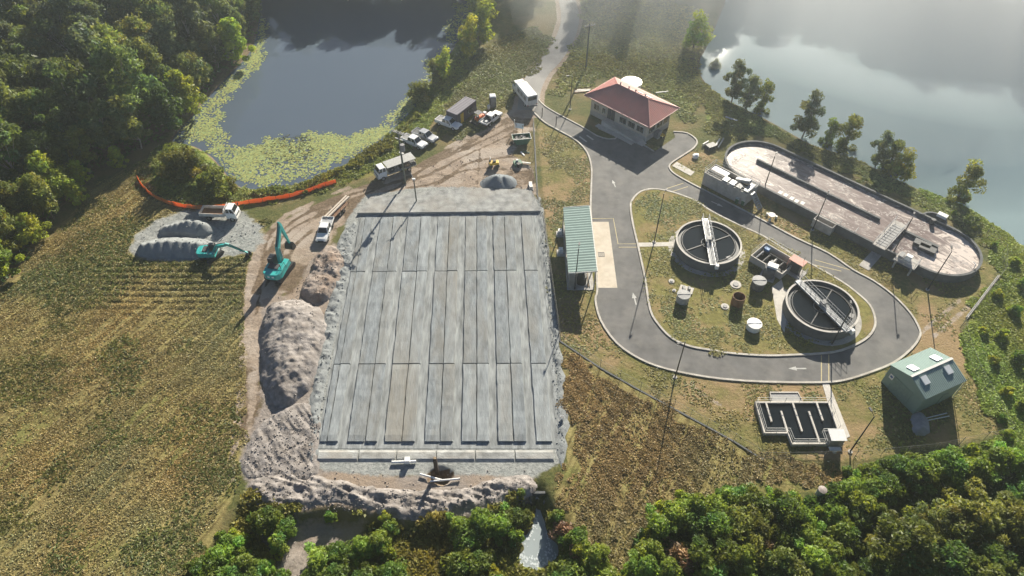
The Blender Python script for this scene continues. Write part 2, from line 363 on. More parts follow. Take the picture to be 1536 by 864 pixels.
def build_ground():
    xs = np.concatenate([[-1500, -900, -500, -300, -220, -180], np.arange(-150, 150.1, 0.42), [180, 220, 300, 500, 900, 1500]])
    ys = np.concatenate([[-1500, -900, -500, -200, -80, -20, 5], np.arange(18, 182.1, 0.42), [190, 205, 230, 280, 400, 600, 900, 1500]])
    X, Y = np.meshgrid(xs, ys); nx, ny = len(xs), len(ys)
    z, mk = terrain(X, Y)
    i, j = np.meshgrid(np.arange(nx - 1), np.arange(ny - 1)); a = (j * nx + i).ravel()
    F = np.stack([a, a + 1, a + nx + 1, a + nx], 1)
    V = np.stack([X.ravel(), Y.ravel(), z.ravel()], 1)
    o = npmesh('ground', V, F, M_ground, smooth=True); props(o, kind='structure')
    def soft(poly, w=1.5): return np.clip(0.5 + sdf(poly, X, Y) / (2 * w), 0, 1)
    tracks = [[(690, 215), (600, 268), (520, 290), (440, 330), (400, 370), (385, 430), (378, 600), (372, 700)], [(700, 205), (610, 258), (520, 282), (430, 322), (385, 362), (370, 430), (360, 600), (345, 720)]]
    dirt = soft(DIRT, 2.2)
    for t in tracks: dirt = np.maximum(dirt, 0.62 * (1 - sm(line_dist(polyP(t), X, Y), 0.3, 0.9)))
    for t, w_, a_ in (([(770, 190), (700, 222), (640, 250), (590, 285), (540, 300), (480, 322), (430, 350), (400, 395), (385, 470)], 0.35, .6), ([(775, 198), (705, 230), (640, 262), (560, 282), (500, 302), (440, 332), (405, 372), (380, 440)], 0.35, .6), ([(760, 184), (690, 222), (620, 262), (545, 292), (470, 330), (425, 372), (398, 430)], 0.3, .5), ([(800, 262), (740, 252), (690, 258), (650, 280)], 0.4, .6), ([(795, 232), (740, 238), (700, 246), (660, 272), (610, 282)], 0.4, .6), ([(720, 225), (715, 285)], 0.35, .5), ([(620, 272), (650, 262), (690, 268), (700, 280)], 0.3, .5), ([(470, 345), (440, 372), (420, 420)], 0.5, .6), ([(410, 345), (395, 378), (388, 440)], 0.3, .5)):
        dirt = dirt * (1 - a_ * (1 - sm(line_dist(smooth_line(polyP(t), 4), X, Y) + 0.3 * (fbm(X, Y, 1.2, 2, 91) - 0.5), w_ * 0.5, w_ * 1.6)))
    dirt = dirt * (1 - 0.55 * sm(fbm(X, Y, 6, 4, 93), 0.56, 0.68))
    dirt = np.maximum(dirt, 1 - sm(line_dist(GRAVROAD, X, Y), 2.4, 3.6))
    for t in ([(1375, 505), (1440, 450)], [(1400, 505), (1465, 450)], [(1040, 580), (1090, 615)]):
        dirt = np.maximum(dirt, 0.55 * (1 - sm(line_dist(polyP(t), X, Y), 0.25, 0.7)))
    sand = np.maximum(soft(SANDA, 1.6), soft(SCRUB_B, 1.5) * 0.75)
    gravel = np.maximum(soft(PADG, 2.0), soft(BEDG, 1.0))
    dl = np.maximum(mk['pondd'], mk['laked'])
    soil = np.maximum(sm(dl, -1.2, 0.2), np.clip(0.5 + sdf(FOREST, X, Y) / 6, 0, 0.85))
    soil = np.maximum(soil, 0.66 * soft(MUD, 2.5) * sm(fbm(X, Y, 5, 3, 44), 0.42, 0.6))
    soil = np.maximum(soil, 0.9 * soft(DIRT, 0.5))
    soil = np.maximum(soil, mk['low'] * 0.5)
    soil = np.maximum(soil, 0.62 * (1 - sm(line_dist(polyP([(455, 410), (440, 470), (395, 480), (388, 600), (370, 640)]), X, Y), 1.5, 3.0)))
    pc = P2(660, 714); soil = np.maximum(soil, 1.1 * (1 - sm(np.hypot((X - pc[0]) / 1.4, Y - pc[1]), 0.9, 1.6)))
    sand = np.where(soil > 1.0, 0, sand); gravel = np.where(soil > 1.0, 0, gravel)
    lush = np.clip(mk['lush'], 0, 1)
    lush = np.maximum(lush, np.maximum(soft(MEADOW2, 3) * 0.6, soft(BANK2, 1.5) * 0.75))
    lush = np.maximum(lush, soft(MEADOW, 3) * 0.62)
    lawn = soft(LAWN, 1.0)
    for nm, arr in (('lush', lush), ('hay', mk['hay']), ('lawn', lawn), ('soil', soil), ('dirt', dirt), ('sand', sand), ('gravel', gravel)):
        at = o.data.attributes.new(nm, 'FLOAT', 'POINT'); at.data.foreach_set('value', np.ascontiguousarray(arr.ravel(), np.float32))
build_ground()

# ---- water
def water_mat(name, col, rough, bump, bscale, trans=0.0, col2=None, spec=0.5):
    m = bpy.data.materials.new(name); m.use_nodes = True; n = m.node_tree.nodes; l = m.node_tree.links
    b = n['Principled BSDF']; b.inputs['Roughness'].default_value = rough; b.inputs['IOR'].default_value = 1.33; b.inputs['Specular IOR Level'].default_value = spec
    geo = n.new('ShaderNodeNewGeometry')
    nz = n.new('ShaderNodeTexNoise'); nz.inputs['Scale'].default_value = bscale; nz.inputs['Detail'].default_value = 3; l.new(geo.outputs['Position'], nz.inputs['Vector'])
    n2 = n.new('ShaderNodeTexNoise'); n2.inputs['Scale'].default_value = 0.06; n2.inputs['Detail'].default_value = 4; l.new(geo.outputs['Position'], n2.inputs['Vector'])
    mx = n.new('ShaderNodeMix'); mx.data_type = 'RGBA'; mx.inputs[6].default_value = (*col, 1); mx.inputs[7].default_value = (*(col2 or col), 1); l.new(n2.outputs[0], mx.inputs[0]); l.new(mx.outputs[2], b.inputs['Base Color'])
    bp = n.new('ShaderNodeBump'); bp.inputs['Strength'].default_value = bump; bp.inputs['Distance'].default_value = 0.02; l.new(nz.outputs[0], bp.inputs['Height']); l.new(bp.outputs[0], b.inputs['Normal'])
    return m
M_pond = water_mat('pond water', (0.085, 0.112, 0.15), 0.015, 0.006, 0.5, col2=(0.095, 0.122, 0.16))
M_lake = water_mat('lake water', (0.21, 0.285, 0.305), 0.03, 0.03, 0.7, col2=(0.24, 0.315, 0.325))
M_stream = water_mat('stream water', (0.20, 0.24, 0.25), 0.05, 0.12, 1.5, col2=(0.45, 0.50, 0.52))  # white sheen of the reflected sky is put into these milky base colours
M_tankw = water_mat('tank water', (0.012, 0.016, 0.02), 0.05, 0.12, 1.5)
def flat(name, poly, z, m, parent=None):
    V = [(x, y, z) for x, y in poly]; F = []
    for t in tessellate_polygon([[Vector((x, y, 0)) for x, y in poly]]):
        a, b, c = (Vector(poly[i]) for i in t)
        F.append(tuple(t) if (b - a).x * (c - a).y - (b - a).y * (c - a).x > 0 else tuple(t)[::-1])
    me = bpy.data.meshes.new(name); me.from_pydata(V, [], F); me.update(); me.materials.append(m)
    return link(name, me, parent)
def grow(poly, d):
    p = [Vector(q) for q in poly]; n = len(p)
    ar = sum(p[i].x * p[(i + 1) % n].y - p[(i + 1) % n].x * p[i].y for i in range(n)); s = 1 if ar > 0 else -1
    out = []
    for i in range(n):
        t = (p[(i + 1) % n] - p[i - 1]).normalized(); out.append(tuple(p[i] + Vector((t.y, -t.x)) * d * s))
    return out
props(flat('pond_water', grow(POND, 0.4), -0.5, M_pond), kind='structure')
props(flat('lake_water', grow(LAKE, 0.4), -0.5, M_lake), kind='structure')
props(flat('stream_water', grow(STREAM, 0.3), -1.72, M_stream), kind='structure')

# ---- asphalt, slab, kerbs, markings
M_asph = mat('asphalt', (0.125, 0.123, 0.12), 0.85, 0.24, 0.55, bump=0.12, bscale=20, stain=(0.185, 0.178, 0.165), stain_amt=0.85, stain_scale=0.28)
M_gravr = mat('road gravel', (0.30, 0.29, 0.275), 0.9, 0.12, 0.8, bump=0.3, bscale=8, stain=(0.20, 0.195, 0.19), stain_amt=0.6, stain_scale=0.2)
M_slab = mat('wash slab', (0.60, 0.53, 0.43), 0.85, 0.08, 1.2, stain=(0.44, 0.36, 0.26), stain_amt=0.6, stain_scale=0.35)
M_lawn2 = mat('island lawn', (0.20, 0.185, 0.065), 0.95, 0.28, 1.6, bump=0.6, bscale=6, stain=(0.31, 0.22, 0.12), stain_amt=0.8, stain_scale=0.22, spec=0.1)
M_paint = mat('road paint', (0.42, 0.42, 0.40), 0.7, 0.12, 3)
M_ypaint = mat('yellow line', (0.50, 0.42, 0.22), 0.75, 0.15, 3)
OUT_L = [(800, 168), (817, 184), (840, 197), (864, 211), (880, 228), (887, 250), (887, 275), (886, 305), (887, 330), (893, 385), (896, 435), (893, 450), (901, 481), (925, 515), (960, 539), (1000, 554), (1060, 566), (1120, 572), (1180, 574), (1235, 574), (1265, 571), (1299, 561), (1339, 545), (1365, 525), (1378, 508), (1379, 495), (1365, 470), (1339, 443), (1309, 421), (1279, 405), (1242, 380), (1195, 358), (1152, 335), (1100, 308), (1051, 283), (1021, 267), (1007, 257), (1005, 247), (1025, 233), (1041, 222), (1045, 211), (1030, 200), (1010, 198)]
FRONT = [(1013, 206), (981, 228), (965, 218), (910, 190), (898, 193), (926, 206), (913, 209), (895, 204), (872, 190), (838, 172), (818, 160), (808, 150)]
OUTER = [P2(*q) for q in OUT_L]; FR = [P2(*q) for q in FRONT]
ISL_PX = [(961, 288), (948, 301), (946, 315), (950, 340), (955, 361), (962, 392), (968, 421), (975, 465), (988, 488), (1008, 508), (1035, 520), (1068, 526), (1101, 531), (1151, 534), (1189, 533), (1229, 531), (1262, 526), (1295, 511), (1310, 495), (1312, 478), (1304, 458), (1285, 440), (1262, 423), (1219, 398), (1185, 380), (1145, 355), (1108, 338), (1068, 318), (1045, 303), (1021, 293), (1001, 287), (980, 284)]
ISL = smooth_line(polyP(ISL_PX), 3, True)
OUTS = smooth_line(OUTER, 3)
props(flat('asphalt_road', OUTS + FR, 0.035, M_asph), kind='structure')
gr_pts = smooth_line(GRAVROAD, 5)
rd = MB(); rd.strip(gr_pts, -2.1, 2.1, -0.1, 0.022); props(rd.build('gravel_road', M_gravr), kind='structure')
props(flat('traffic_island', grow(ISL, -0.2), 0.13, M_lawn2), kind='structure')
props(MB().strip(ISL, -0.15, 0.15, 0.0, 0.17, True).build('kerb_island', M_kerb), kind='structure')
props(MB().strip(OUTS, -0.14, 0.14, 0.0, 0.16).build('kerb_outer', M_kerb), kind='structure')
props(MB().strip(smooth_line(FR[1:], 2), -0.12, 0.12, 0.0, 0.16).build('kerb_parking', M_kerb), kind='structure')
props(flat('wash_slab', polyP([(888, 333), (913, 333), (926, 432), (897, 432)]), 0.045, M_slab), kind='structure')
def line_mark(px, w, m, z=0.041):
    return MB().strip(polyP(px), -w / 2, w / 2, z - 0.004, z + 0.002)
lm = MB()
for seg in ([(886, 328), (920, 328), (927, 366), (955, 366)], [(928, 371), (957, 371)]): lm.strip(polyP(seg), -0.06, 0.06, 0.037, 0.043)
for seg in ([(1215, 396), (1262, 407)], [(1222, 390), (1275, 405)], [(1232, 533), (1232, 573)], [(1243, 532), (1243, 573)], [(1000, 283), (1025, 275)], [(1004, 289), (1032, 280)]): lm.strip(polyP(seg), -0.06, 0.06, 0.037, 0.043)
props(lm.build('road_lines', M_ypaint), kind='structure')
def arrow(px, py, ang, s=1.0):
    m = MB(); a = R(ang); c = P2(px, py)
    pts = [(-1.0, -0.09), (0.2, -0.09), (0.2, -0.32), (1.2, 0), (0.2, 0.32), (0.2, 0.09), (-1.0, 0.09)]
    m.prism([(c[0] + s * (x * math.cos(a) - y * math.sin(a)), c[1] + s * (x * math.sin(a) + y * math.cos(a))) for x, y in pts], 0.037, 0.042)
    return props(m.build('painted_arrow', M_paint), kind='structure')
arrow(952, 449, 95, 1.1); arrow(1197, 553, 180, 1.1); arrow(1075, 306, -40, 1.0); arrow(921, 276, 100, 0.9)
pb = MB()
for seg in ([(880, 203), (890, 210)], [(869, 205), (880, 213)]): pb.strip(polyP(seg), -0.16, 0.16, 0.037, 0.043)
props(pb.build('parking_lines', M_paint), kind='structure')
# paths
props(flat('concrete_path', polyP([(1233, 575), (1243, 575), (1275, 655), (1258, 662)]), 0.05, M_concl), kind='structure')
props(flat('concrete_path', polyP([(1308, 376), (1322, 384), (1303, 406), (1288, 398)]), 0.05, M_conc), kind='structure')
props(flat('concrete_path', polyP([(957, 365), (1010, 364), (1010, 370), (958, 371)]), 0.145, M_concl), kind='structure')
props(flat('concrete_path', polyP([(1015, 243), (1042, 258), (1036, 264), (1008, 249)]), 0.05, M_concl), kind='structure')
props(flat('concrete_path', polyP([(1157, 432), (1172, 420), (1182, 460), (1176, 500), (1165, 480)]), 0.15, M_concl), kind='structure')

# ---- heaps of sand, gravel and soil
M_gheap = mat('crusher dust', (0.26, 0.275, 0.275), 0.95, 0.14, 1.2, bump=0.5, bscale=9, coords='Object', spec=0.15)
M_sheap = mat('spoil sand', (0.285, 0.26, 0.243), 0.95, 0.35, 1.4, bump=0.7, bscale=6, stain=(0.19, 0.165, 0.145), stain_amt=0.7, stain_scale=0.5, spec=0.15)
M_soilh = mat('dug soil', (0.29, 0.245, 0.215), 0.95, 0.2, 1.0, bump=0.8, bscale=5, stain=(0.20, 0.14, 0.10), stain_amt=0.8, stain_scale=0.35, spec=0.15)
M_dheap = mat('blue metal', (0.20, 0.22, 0.235), 0.95, 0.12, 1.5, bump=0.5, bscale=10, spec=0.15)
def heap(name, label, cat, px, H, m, slope=0.75, lump=0.25, lsc=1.6, step=0.16, seed=1, ridge=None, base=0.0, kind=None, peaks=None, group=None, rough=1.0):
    poly = smooth_line(polyP(px), 3, True); a = np.array(poly)
    x0, y0 = a.min(0) - 0.6; x1, y1 = a.max(0) + 0.6
    xs = np.arange(x0, x1, step); ys = np.arange(y0, y1, step); X, Y = np.meshgrid(xs, ys)
    d = sdf(poly, X, Y) + (fbm(X, Y, 1.8, 3, seed) - 0.5) * 0.9
    z = d * slope
    if peaks is not None:
        cap = np.zeros(X.shape)
        for (qx, qy, qh) in peaks:
            c = P2(qx, qy); cap = np.maximum(cap, qh - 0.62 * np.hypot(X - c[0], Y - c[1]))
        z = np.where(d > 0, np.minimum(d * 1.4, np.maximum(cap, 0.05)), d)
    else:
        z = np.where(z > 0, H * (1 - np.exp(-np.maximum(z, 0) / H * 1.15)), z)
    k = np.clip(d / 0.8, 0, 1)
    z = z + k * lump * (fbm(X, Y, lsc, 3, seed + 5) - 0.5) * 2
    if ridge: z = z + k * ridge[0] * (1 - np.abs(2 * vn(X * ridge[1] + Y * ridge[2], Y * ridge[1] * 0.25 - X * ridge[2] * 0.25, ridge[3], seed + 9) - 1) ** 0.7 * 1.6)
    z = z + k * ((fbm(X, Y, 0.9, 2, seed + 31) - 0.5) * 0.22 * rough + (vn(X, Y, 0.28, seed + 33) - 0.5) * 0.13 * rough + (1 - np.abs(2 * fbm(X, Y, 1.9, 2, seed + 41) - 1) * 2.2) * 0.16 * rough)
    tz, _ = terrain(X, Y)
    z = z + np.maximum(tz, -1.6) * (1 if base is None else 0) + (base or 0)
    keep = (d > -0.35); nx = len(xs); idx = np.arange(X.size).reshape(X.shape)
    q = keep[:-1, :-1] & keep[1:, :-1] & keep[:-1, 1:] & keep[1:, 1:]
    F = np.stack([idx[:-1, :-1][q], idx[:-1, 1:][q], idx[1:, 1:][q], idx[1:, :-1][q]], 1)
    used = np.unique(F); rm = np.full(X.size, -1); rm[used] = np.arange(len(used)); F = rm[F]
    cx, cy = a.mean(0)
    V = np.stack([X.ravel()[used] - cx, Y.ravel()[used] - cy, z.ravel()[used]], 1)
    o = npmesh(name, V, F, m, smooth=rough < 0.3); o.location = (cx, cy, 0.0)
    return props(o, label, cat, group, kind)
heap('sand_mound', 'big flat-topped mound of pinkish spoil sand left of the gravel bed', 'mound', [(402, 462), (440, 450), (478, 462), (490, 500), (480, 550), (458, 590), (432, 612), (408, 606), (393, 565), (388, 510)], 2.3, M_sheap, 0.95, 0.22, 1.5, seed=3)
heap('soil_heap', 'lumpy heap of dug soil between white ute and big sand mound', 'mound', [(462, 415), (472, 388), (490, 370), (512, 374), (518, 400), (503, 432), (485, 452), (462, 452), (452, 435)], 1.15, M_soilh, 0.8, 0.75, 2.2, seed=8)
heap('gravel_stockpile', 'long front ridge of grey gravel beside the small teal excavator', 'stockpile', [(206, 384), (214, 366), (240, 356), (290, 356), (322, 362), (330, 378), (316, 386), (260, 389)], 1.5, M_gheap, seed=12, lump=0.02, rough=0.15, peaks=[(216 + 4.6 * i, 377 - 0.45 * min(i, 8) + (0.3 * (i - 14) if i > 14 else 0), 1.35 + 0.35 * math.sin(0.4 + i * 0.14) + (0.10 if i % 3 == 0 else -0.10)) for i in range(23)], group='grey gravel stockpiles')
heap('gravel_stockpile', 'rear grey gravel stockpile between the front ridge and white tipper truck', 'stockpile', [(238, 353), (246, 338), (272, 330), (305, 331), (325, 344), (312, 355), (275, 357)], 1.4, M_gheap, seed=15, lump=0.03, rough=0.2, peaks=[(252, 347, 1.1), (260, 346, 1.25), (268, 345, 1.4), (278, 344, 1.6), (286, 343, 1.75), (296, 343, 1.6), (305, 345, 1.45)], group='grey gravel stockpiles')
heap('gravel_heap', 'round heap of dark blue-grey gravel at the far end of the bed', 'stockpile', [(720, 277), (728, 267), (748, 262), (768, 266), (776, 277), (762, 286), (735, 286)], 1.3, M_dheap, seed=19, lump=0.02, rough=0.15, peaks=[(745, 275, 1.7), (757, 274, 1.4)])
heap('spoil_bank', 'long lumpy bank of grey sand along the near edge of the bed', 'bank', [(376, 738), (384, 716), (440, 710), (505, 718), (560, 732), (620, 736), (700, 732), (755, 716), (795, 712), (802, 735), (772, 748), (700, 768), (620, 775), (560, 766), (500, 752), (440, 765), (400, 760)], 0.2, M_sheap, 0.5, 0.26, 1.9, seed=23, rough=1.5, ridge=(0.24, 0.3, 1.0, 0.75))
heap('tracked_sand', 'patch of pale sand rutted by machine tracks beside the bed corner', 'sand', [(362, 690), (385, 645), (420, 614), (455, 606), (480, 622), (478, 690), (468, 716), (400, 718), (372, 716)], 0.12, M_sheap, 0.4, 0.06, 1.2, seed=27, rough=0.28, ridge=(0.16, 0.75, 0.65, 0.6), kind='stuff')
heap('gravel_edge', 'lumpy windrow of grey gravel along the left edge of bed', 'windrow', [(508, 362), (524, 338), (536, 336), (522, 420), (503, 500), (487, 580), (478, 660), (474, 690), (462, 690), (466, 600), (482, 500), (496, 430)], 0.16, M_gheap, 0.5, 0.14, 0.7, seed=33, kind='stuff')
heap('gravel_edge', 'narrow windrow of grey gravel along the right edge of bed', 'windrow', [(807, 300), (813, 312), (838, 500), (848, 600), (848, 690), (838, 692), (836, 600), (826, 480), (806, 318)], 0.10, M_gheap, 0.4, 0.10, 0.6, seed=35, kind='stuff')

# ---- the gravel bed with its raised panels
M_bed = mat('bed gravel', (0.238, 0.26, 0.272), 0.95, 0.28, 1.8, bump=0.6, bscale=5, stain=(0.235, 0.215, 0.175), stain_amt=0.7, stain_scale=0.16, stretch=(1.0, 0.28, 1.0), coords='Object', spec=0.15)
M_bed2 = mat('bed gravel pale', (0.278, 0.30, 0.308), 0.95, 0.28, 1.6, bump=0.6, bscale=5, stain=(0.255, 0.235, 0.195), stain_amt=0.7, stain_scale=0.16, stretch=(1.0, 0.22, 1.0), spec=0.15)
M_bedv = mat('valley gravel', (0.272, 0.287, 0.287), 0.95, 0.4, 1.6, bump=0.6, bscale=5, stretch=(1.0, 0.2, 1.0), spec=0.15)
M_apron = mat('apron gravel', (0.315, 0.32, 0.31), 0.95, 0.35, 0.9, bump=0.5, bscale=5, stain=(0.34, 0.315, 0.275), stain_amt=0.6, stain_scale=0.2, spec=0.15)
BL, BR, TL, TR = (Vector(P2(*q)) for q in ((480, 664), (838, 664), (541, 325), (806, 322)))
def bed(s, t): return tuple((BL * (1 - s) + BR * s) * (1 - t) + (TL * (1 - s) + TR * s) * t)
bedt = thing('gravel_bed', 'long grey gravel bed of raised parallel panels with valleys between', 'gravel bed')
MB().prism([bed(-0.012, -0.02), bed(1.015, -0.02), bed(1.012, 1.01), bed(-0.012, 1.01)], -0.2, 0.03).build('base', M_bedv, bedt)
def bpx(x): return (360 + x / 3.072 - 480) / 358
panels = [((370, 400), (402, 450)), ((495, 574), (577, 630)), ((665, 744), (747, 805)), ((850, 919), (922, 980)), ((1022, 1089), (1092, 1150)), ((1190, 1259), (1262, 1320)), ((1365, 1440),)]
tj = [0.0, 0.281, 0.694, 0.993]
rr = random.Random(4)
for ip, pn in enumerate(panels):
    for ih, (a, b) in enumerate(pn):
        for k in range(3):
            s0, s1 = bpx(a), bpx(b); t0, t1 = tj[k] + 0.0022, tj[k + 1] - 0.0022
            zt = 0.23 + (0.05 if ih == 1 else 0.0) + (2 - k) * 0.02 + rr.uniform(-0.02, 0.02)
            n = 14; m = MB(); e = 0.002; secs = []
            for i in range(n + 1):
                t = t0 + (t1 - t0) * i / n; w0, w1 = rr.uniform(-1, 1) * 0.0018, rr.uniform(-1, 1) * 0.0018
                z_ = zt + rr.uniform(-0.02, 0.02); end = 0.10 if i in (0, n) else 0.0
                L0, L1, L2, L3 = bed(s0 + w0 - 0.001, t), bed(s0 + w0 + e, t), bed(s1 + w1 - e, t), bed(s1 + w1 + 0.001, t)
                secs.append([(*L0, -0.05), (*L0, 0.06), (*L1, z_ - end * 0.4), (*L2, z_ - end * 0.4), (*L3, 0.06), (*L3, -0.05)])
            m.loft(secs); m.build('panel', (M_bed, M_bed2)[rr.random() < 0.45], bedt)
# near cross strip in pieces and far apron
for a, b in ((370, 552), (556, 724), (728, 905), (909, 1082), (1086, 1262), (1266, 1440)):
    s0, s1 = bpx(a), bpx(b); y0, y1 = -0.066, -0.022
    p = [bed(s0, y0), bed(s1, y0), bed(s1, y1), bed(s0, y1)]; q = [bed(s0 + .002, y0 + 0.012), bed(s1 - .002, y0 + 0.012), bed(s1 - .002, y1 - 0.012), bed(s0 + .002, y1 - 0.012)]
    MB().hexa([(*c, -0.05) for c in p] + [(*c, 0.20) for c in q]).build('edge_strip', M_apron, bedt)
ap = [bed(-0.02, 1.012), bed(1.02, 1.012), P2(797, 288), P2(700, 284), P2(556, 298)]
m = MB(); n = len(ap); m.prism(ap, -0.1, 0.40); m.build('apron', M_apron, bedt)

# loose clods and stones on and round the spoil
def clods(label, polys, n, m, seed, smin=0.05, smax=0.2):
    rng = np.random.default_rng(seed); VV = []; FF = []; tot = 0
    dep = bpy.context.evaluated_depsgraph_get(); dep.update(); sc_ = bpy.context.scene
    for poly in polys:
        a = np.array(poly); x0, y0 = a.min(0); x1, y1 = a.max(0); X = rng.uniform(x0, x1, n * 4); Y = rng.uniform(y0, y1, n * 4); k = sdf(poly, X, Y) > 0; X, Y = X[k][:n], Y[k][:n]
        for x, y in zip(X, Y):
            hit, loc, *_ = sc_.ray_cast(dep, Vector((x, y, 12)), Vector((0, 0, -1)))
            if not hit or loc.z < -1.9: continue
            s_ = smin + (smax - smin) * rng.random() ** 2.5; q = rng.normal(size=(6, 3)) * 0.18 + np.array([(1, 0, 0), (-1, 0, 0), (0, 1, 0), (0, -1, 0), (0, 0, .8), (0, 0, -.8)])
            VV.append(q * s_ + np.array([x, y, loc.z + s_ * 0.35])); FF.append(np.array([(0, 2, 4), (2, 1, 4), (1, 3, 4), (3, 0, 4), (2, 0, 5), (1, 2, 5), (3, 1, 5), (0, 3, 5)]) + tot); tot += 6
    props(npmesh('clods', np.concatenate(VV), np.concatenate(FF), m), label, 'clods', None, 'stuff')
bpy.context.view_layer.update()
clods('loose sandy clods scattered over the spoil around the bed', [SANDA, polyP([(376, 738), (384, 716), (440, 710), (560, 732), (700, 732), (795, 712), (802, 735), (700, 768), (560, 766), (440, 765)]), polyP([(362, 690), (420, 614), (480, 622), (468, 716), (372, 716)])], 600, M_sheap, 3, 0.04, 0.15)
clods('loose grey gravel lumps along the edges of the bed', [polyP([(508, 362), (524, 338), (536, 336), (503, 500), (478, 660), (474, 690), (462, 690), (482, 500)]), polyP([(807, 300), (813, 312), (838, 500), (848, 690), (836, 690), (824, 480)]), PADG], 350, M_gheap, 4, 0.04, 0.15)
clods('brown lumps of soil on the churned dirt track', [MUD, polyP([(455, 410), (470, 380), (520, 372), (500, 440), (470, 470), (430, 470)])], 300, M_soilh, 5, 0.04, 0.14)

# ================================================================== VEGETATION
def leaf_mat(name, col, trans=0.5):
    m = bpy.data.materials.new(name); m.use_nodes = True; n = m.node_tree.nodes; l = m.node_tree.links
    n.remove(n['Principled BSDF'])
    at = n.new('ShaderNodeAttribute'); at.attribute_name = 'tint'
    oi = n.new('ShaderNodeObjectInfo')
    hs = n.new('ShaderNodeHueSaturation'); hs.inputs['Color'].default_value = (*col, 1)
    mr = n.new('ShaderNodeMapRange'); mr.inputs[3].default_value = 0.475; mr.inputs[4].default_value = 0.52; l.new(oi.outputs['Random'], mr.inputs[0]); l.new(mr.outputs[0], hs.inputs['Hue'])
    m3 = n.new('ShaderNodeMath'); m3.operation = 'MULTIPLY_ADD'; m3.inputs[1].default_value = 7.3; m3.inputs[2].default_value = 0; l.new(oi.outputs['Random'], m3.inputs[0])
    fr = n.new('ShaderNodeMath'); fr.operation = 'FRACT'; l.new(m3.outputs[0], fr.inputs[0])
    mv = n.new('ShaderNodeMapRange'); mv.inputs[3].default_value = 0.75; mv.inputs[4].default_value = 1.25; l.new(fr.outputs[0], mv.inputs[0]); l.new(mv.outputs[0], hs.inputs['Value'])
    mx = n.new('ShaderNodeMix'); mx.data_type = 'RGBA'; mx.blend_type = 'MULTIPLY'; mx.inputs[0].default_value = 1; l.new(hs.outputs[0], mx.inputs[6]); l.new(at.outputs['Color'], mx.inputs[7])
    d = n.new('ShaderNodeBsdfDiffuse'); t = n.new('ShaderNodeBsdfTranslucent'); g = n.new('ShaderNodeBsdfGlossy'); g.inputs['Roughness'].default_value = 0.5
    mu = n.new('ShaderNodeMix'); mu.data_type = 'RGBA'; mu.blend_type = 'MULTIPLY'; mu.inputs[0].default_value = 1; mu.inputs[7].default_value = (1.25, 1.2, 0.6, 1); l.new(mx.outputs[2], mu.inputs[6])
    l.new(mx.outputs[2], d.inputs[0]); l.new(mu.outputs[2], t.inputs[0]); g.inputs[0].default_value = (0.5, 0.5, 0.5, 1)
    s1 = n.new('ShaderNodeMixShader'); s1.inputs[0].default_value = trans; l.new(d.outputs[0], s1.inputs[1]); l.new(t.outputs[0], s1.inputs[2])
    s2 = n.new('ShaderNodeMixShader'); s2.inputs[0].default_value = 0.03; l.new(s1.outputs[0], s2.inputs[1]); l.new(g.outputs[0], s2.inputs[2])
    l.new(s2.outputs[0], n['Material Output'].inputs['Surface']); return m
L_euc = leaf_mat('eucalypt leaves', (0.165, 0.205, 0.072))
L_grey = leaf_mat('grey-green leaves', (0.155, 0.194, 0.109))
L_yel = leaf_mat('yellow-green leaves', (0.330, 0.388, 0.057))
L_dark = leaf_mat('dark green leaves', (0.12, 0.185, 0.05))
L_lush = leaf_mat('lush green leaves', (0.225, 0.32, 0.06))
L_olive = leaf_mat('olive leaves', (0.20, 0.235, 0.06))
L_dead = leaf_mat('dead brown leaves', (0.26, 0.17, 0.10), 0.2)
L_grass = leaf_mat('grass blades', (0.26, 0.265, 0.075))
L_hay = leaf_mat('mown hay', (0.45, 0.385, 0.155), 0.3)
L_lily = leaf_mat('lily pads', (0.36, 0.42, 0.17), 0.1)
L_reed = leaf_mat('reeds', (0.26, 0.25, 0.085), 0.3)

def leaf_cloud(rng, centres, radii, per, size, up=0.35, elong=1.0):
    """diamond leaf sprays on little shells round the cluster centres"""
    C = np.repeat(centres, per, 0); rad = np.repeat(radii, per); N = len(C)
    d = rng.normal(size=(N, 3)); d /= np.linalg.norm(d, axis=1)[:, None]; d[:, 2] = d[:, 2] * 0.8 + 0.12
    p = C + d * (rad * (0.45 + 0.6 * rng.random(N) ** 0.6))[:, None]
    nrm = d * 0.6 + rng.normal(size=(N, 3)) * 0.6 + np.array([0, 0, up]); nrm /= np.linalg.norm(nrm, axis=1)[:, None]
    a = np.cross(nrm, rng.normal(size=(N, 3))); a /= np.linalg.norm(a, axis=1)[:, None]; b = np.cross(nrm, a)
    s = size * (0.55 + 0.9 * rng.random(N)); sa, sb = (s * elong)[:, None] * a, (s * 0.55)[:, None] * b
    V = np.stack([p - sa, p - sb * 1.0 + sa * 0.1, p + sa, p + sb * 1.0 + sa * 0.1], 1).reshape(-1, 3)
    F = np.arange(N * 4).reshape(-1, 4)
    ct = np.repeat(0.72 + 0.5 * rng.random(len(centres)), per); lt = ct * (0.72 + 0.56 * rng.random(N))
    hue = np.repeat(rng.normal(size=len(centres)) * 0.10, per)
    col = np.stack([lt * (1 + hue), lt, lt * (1 - hue)], 1).clip(0.1, 2)
    return V, F, np.repeat(col, 4, 0)

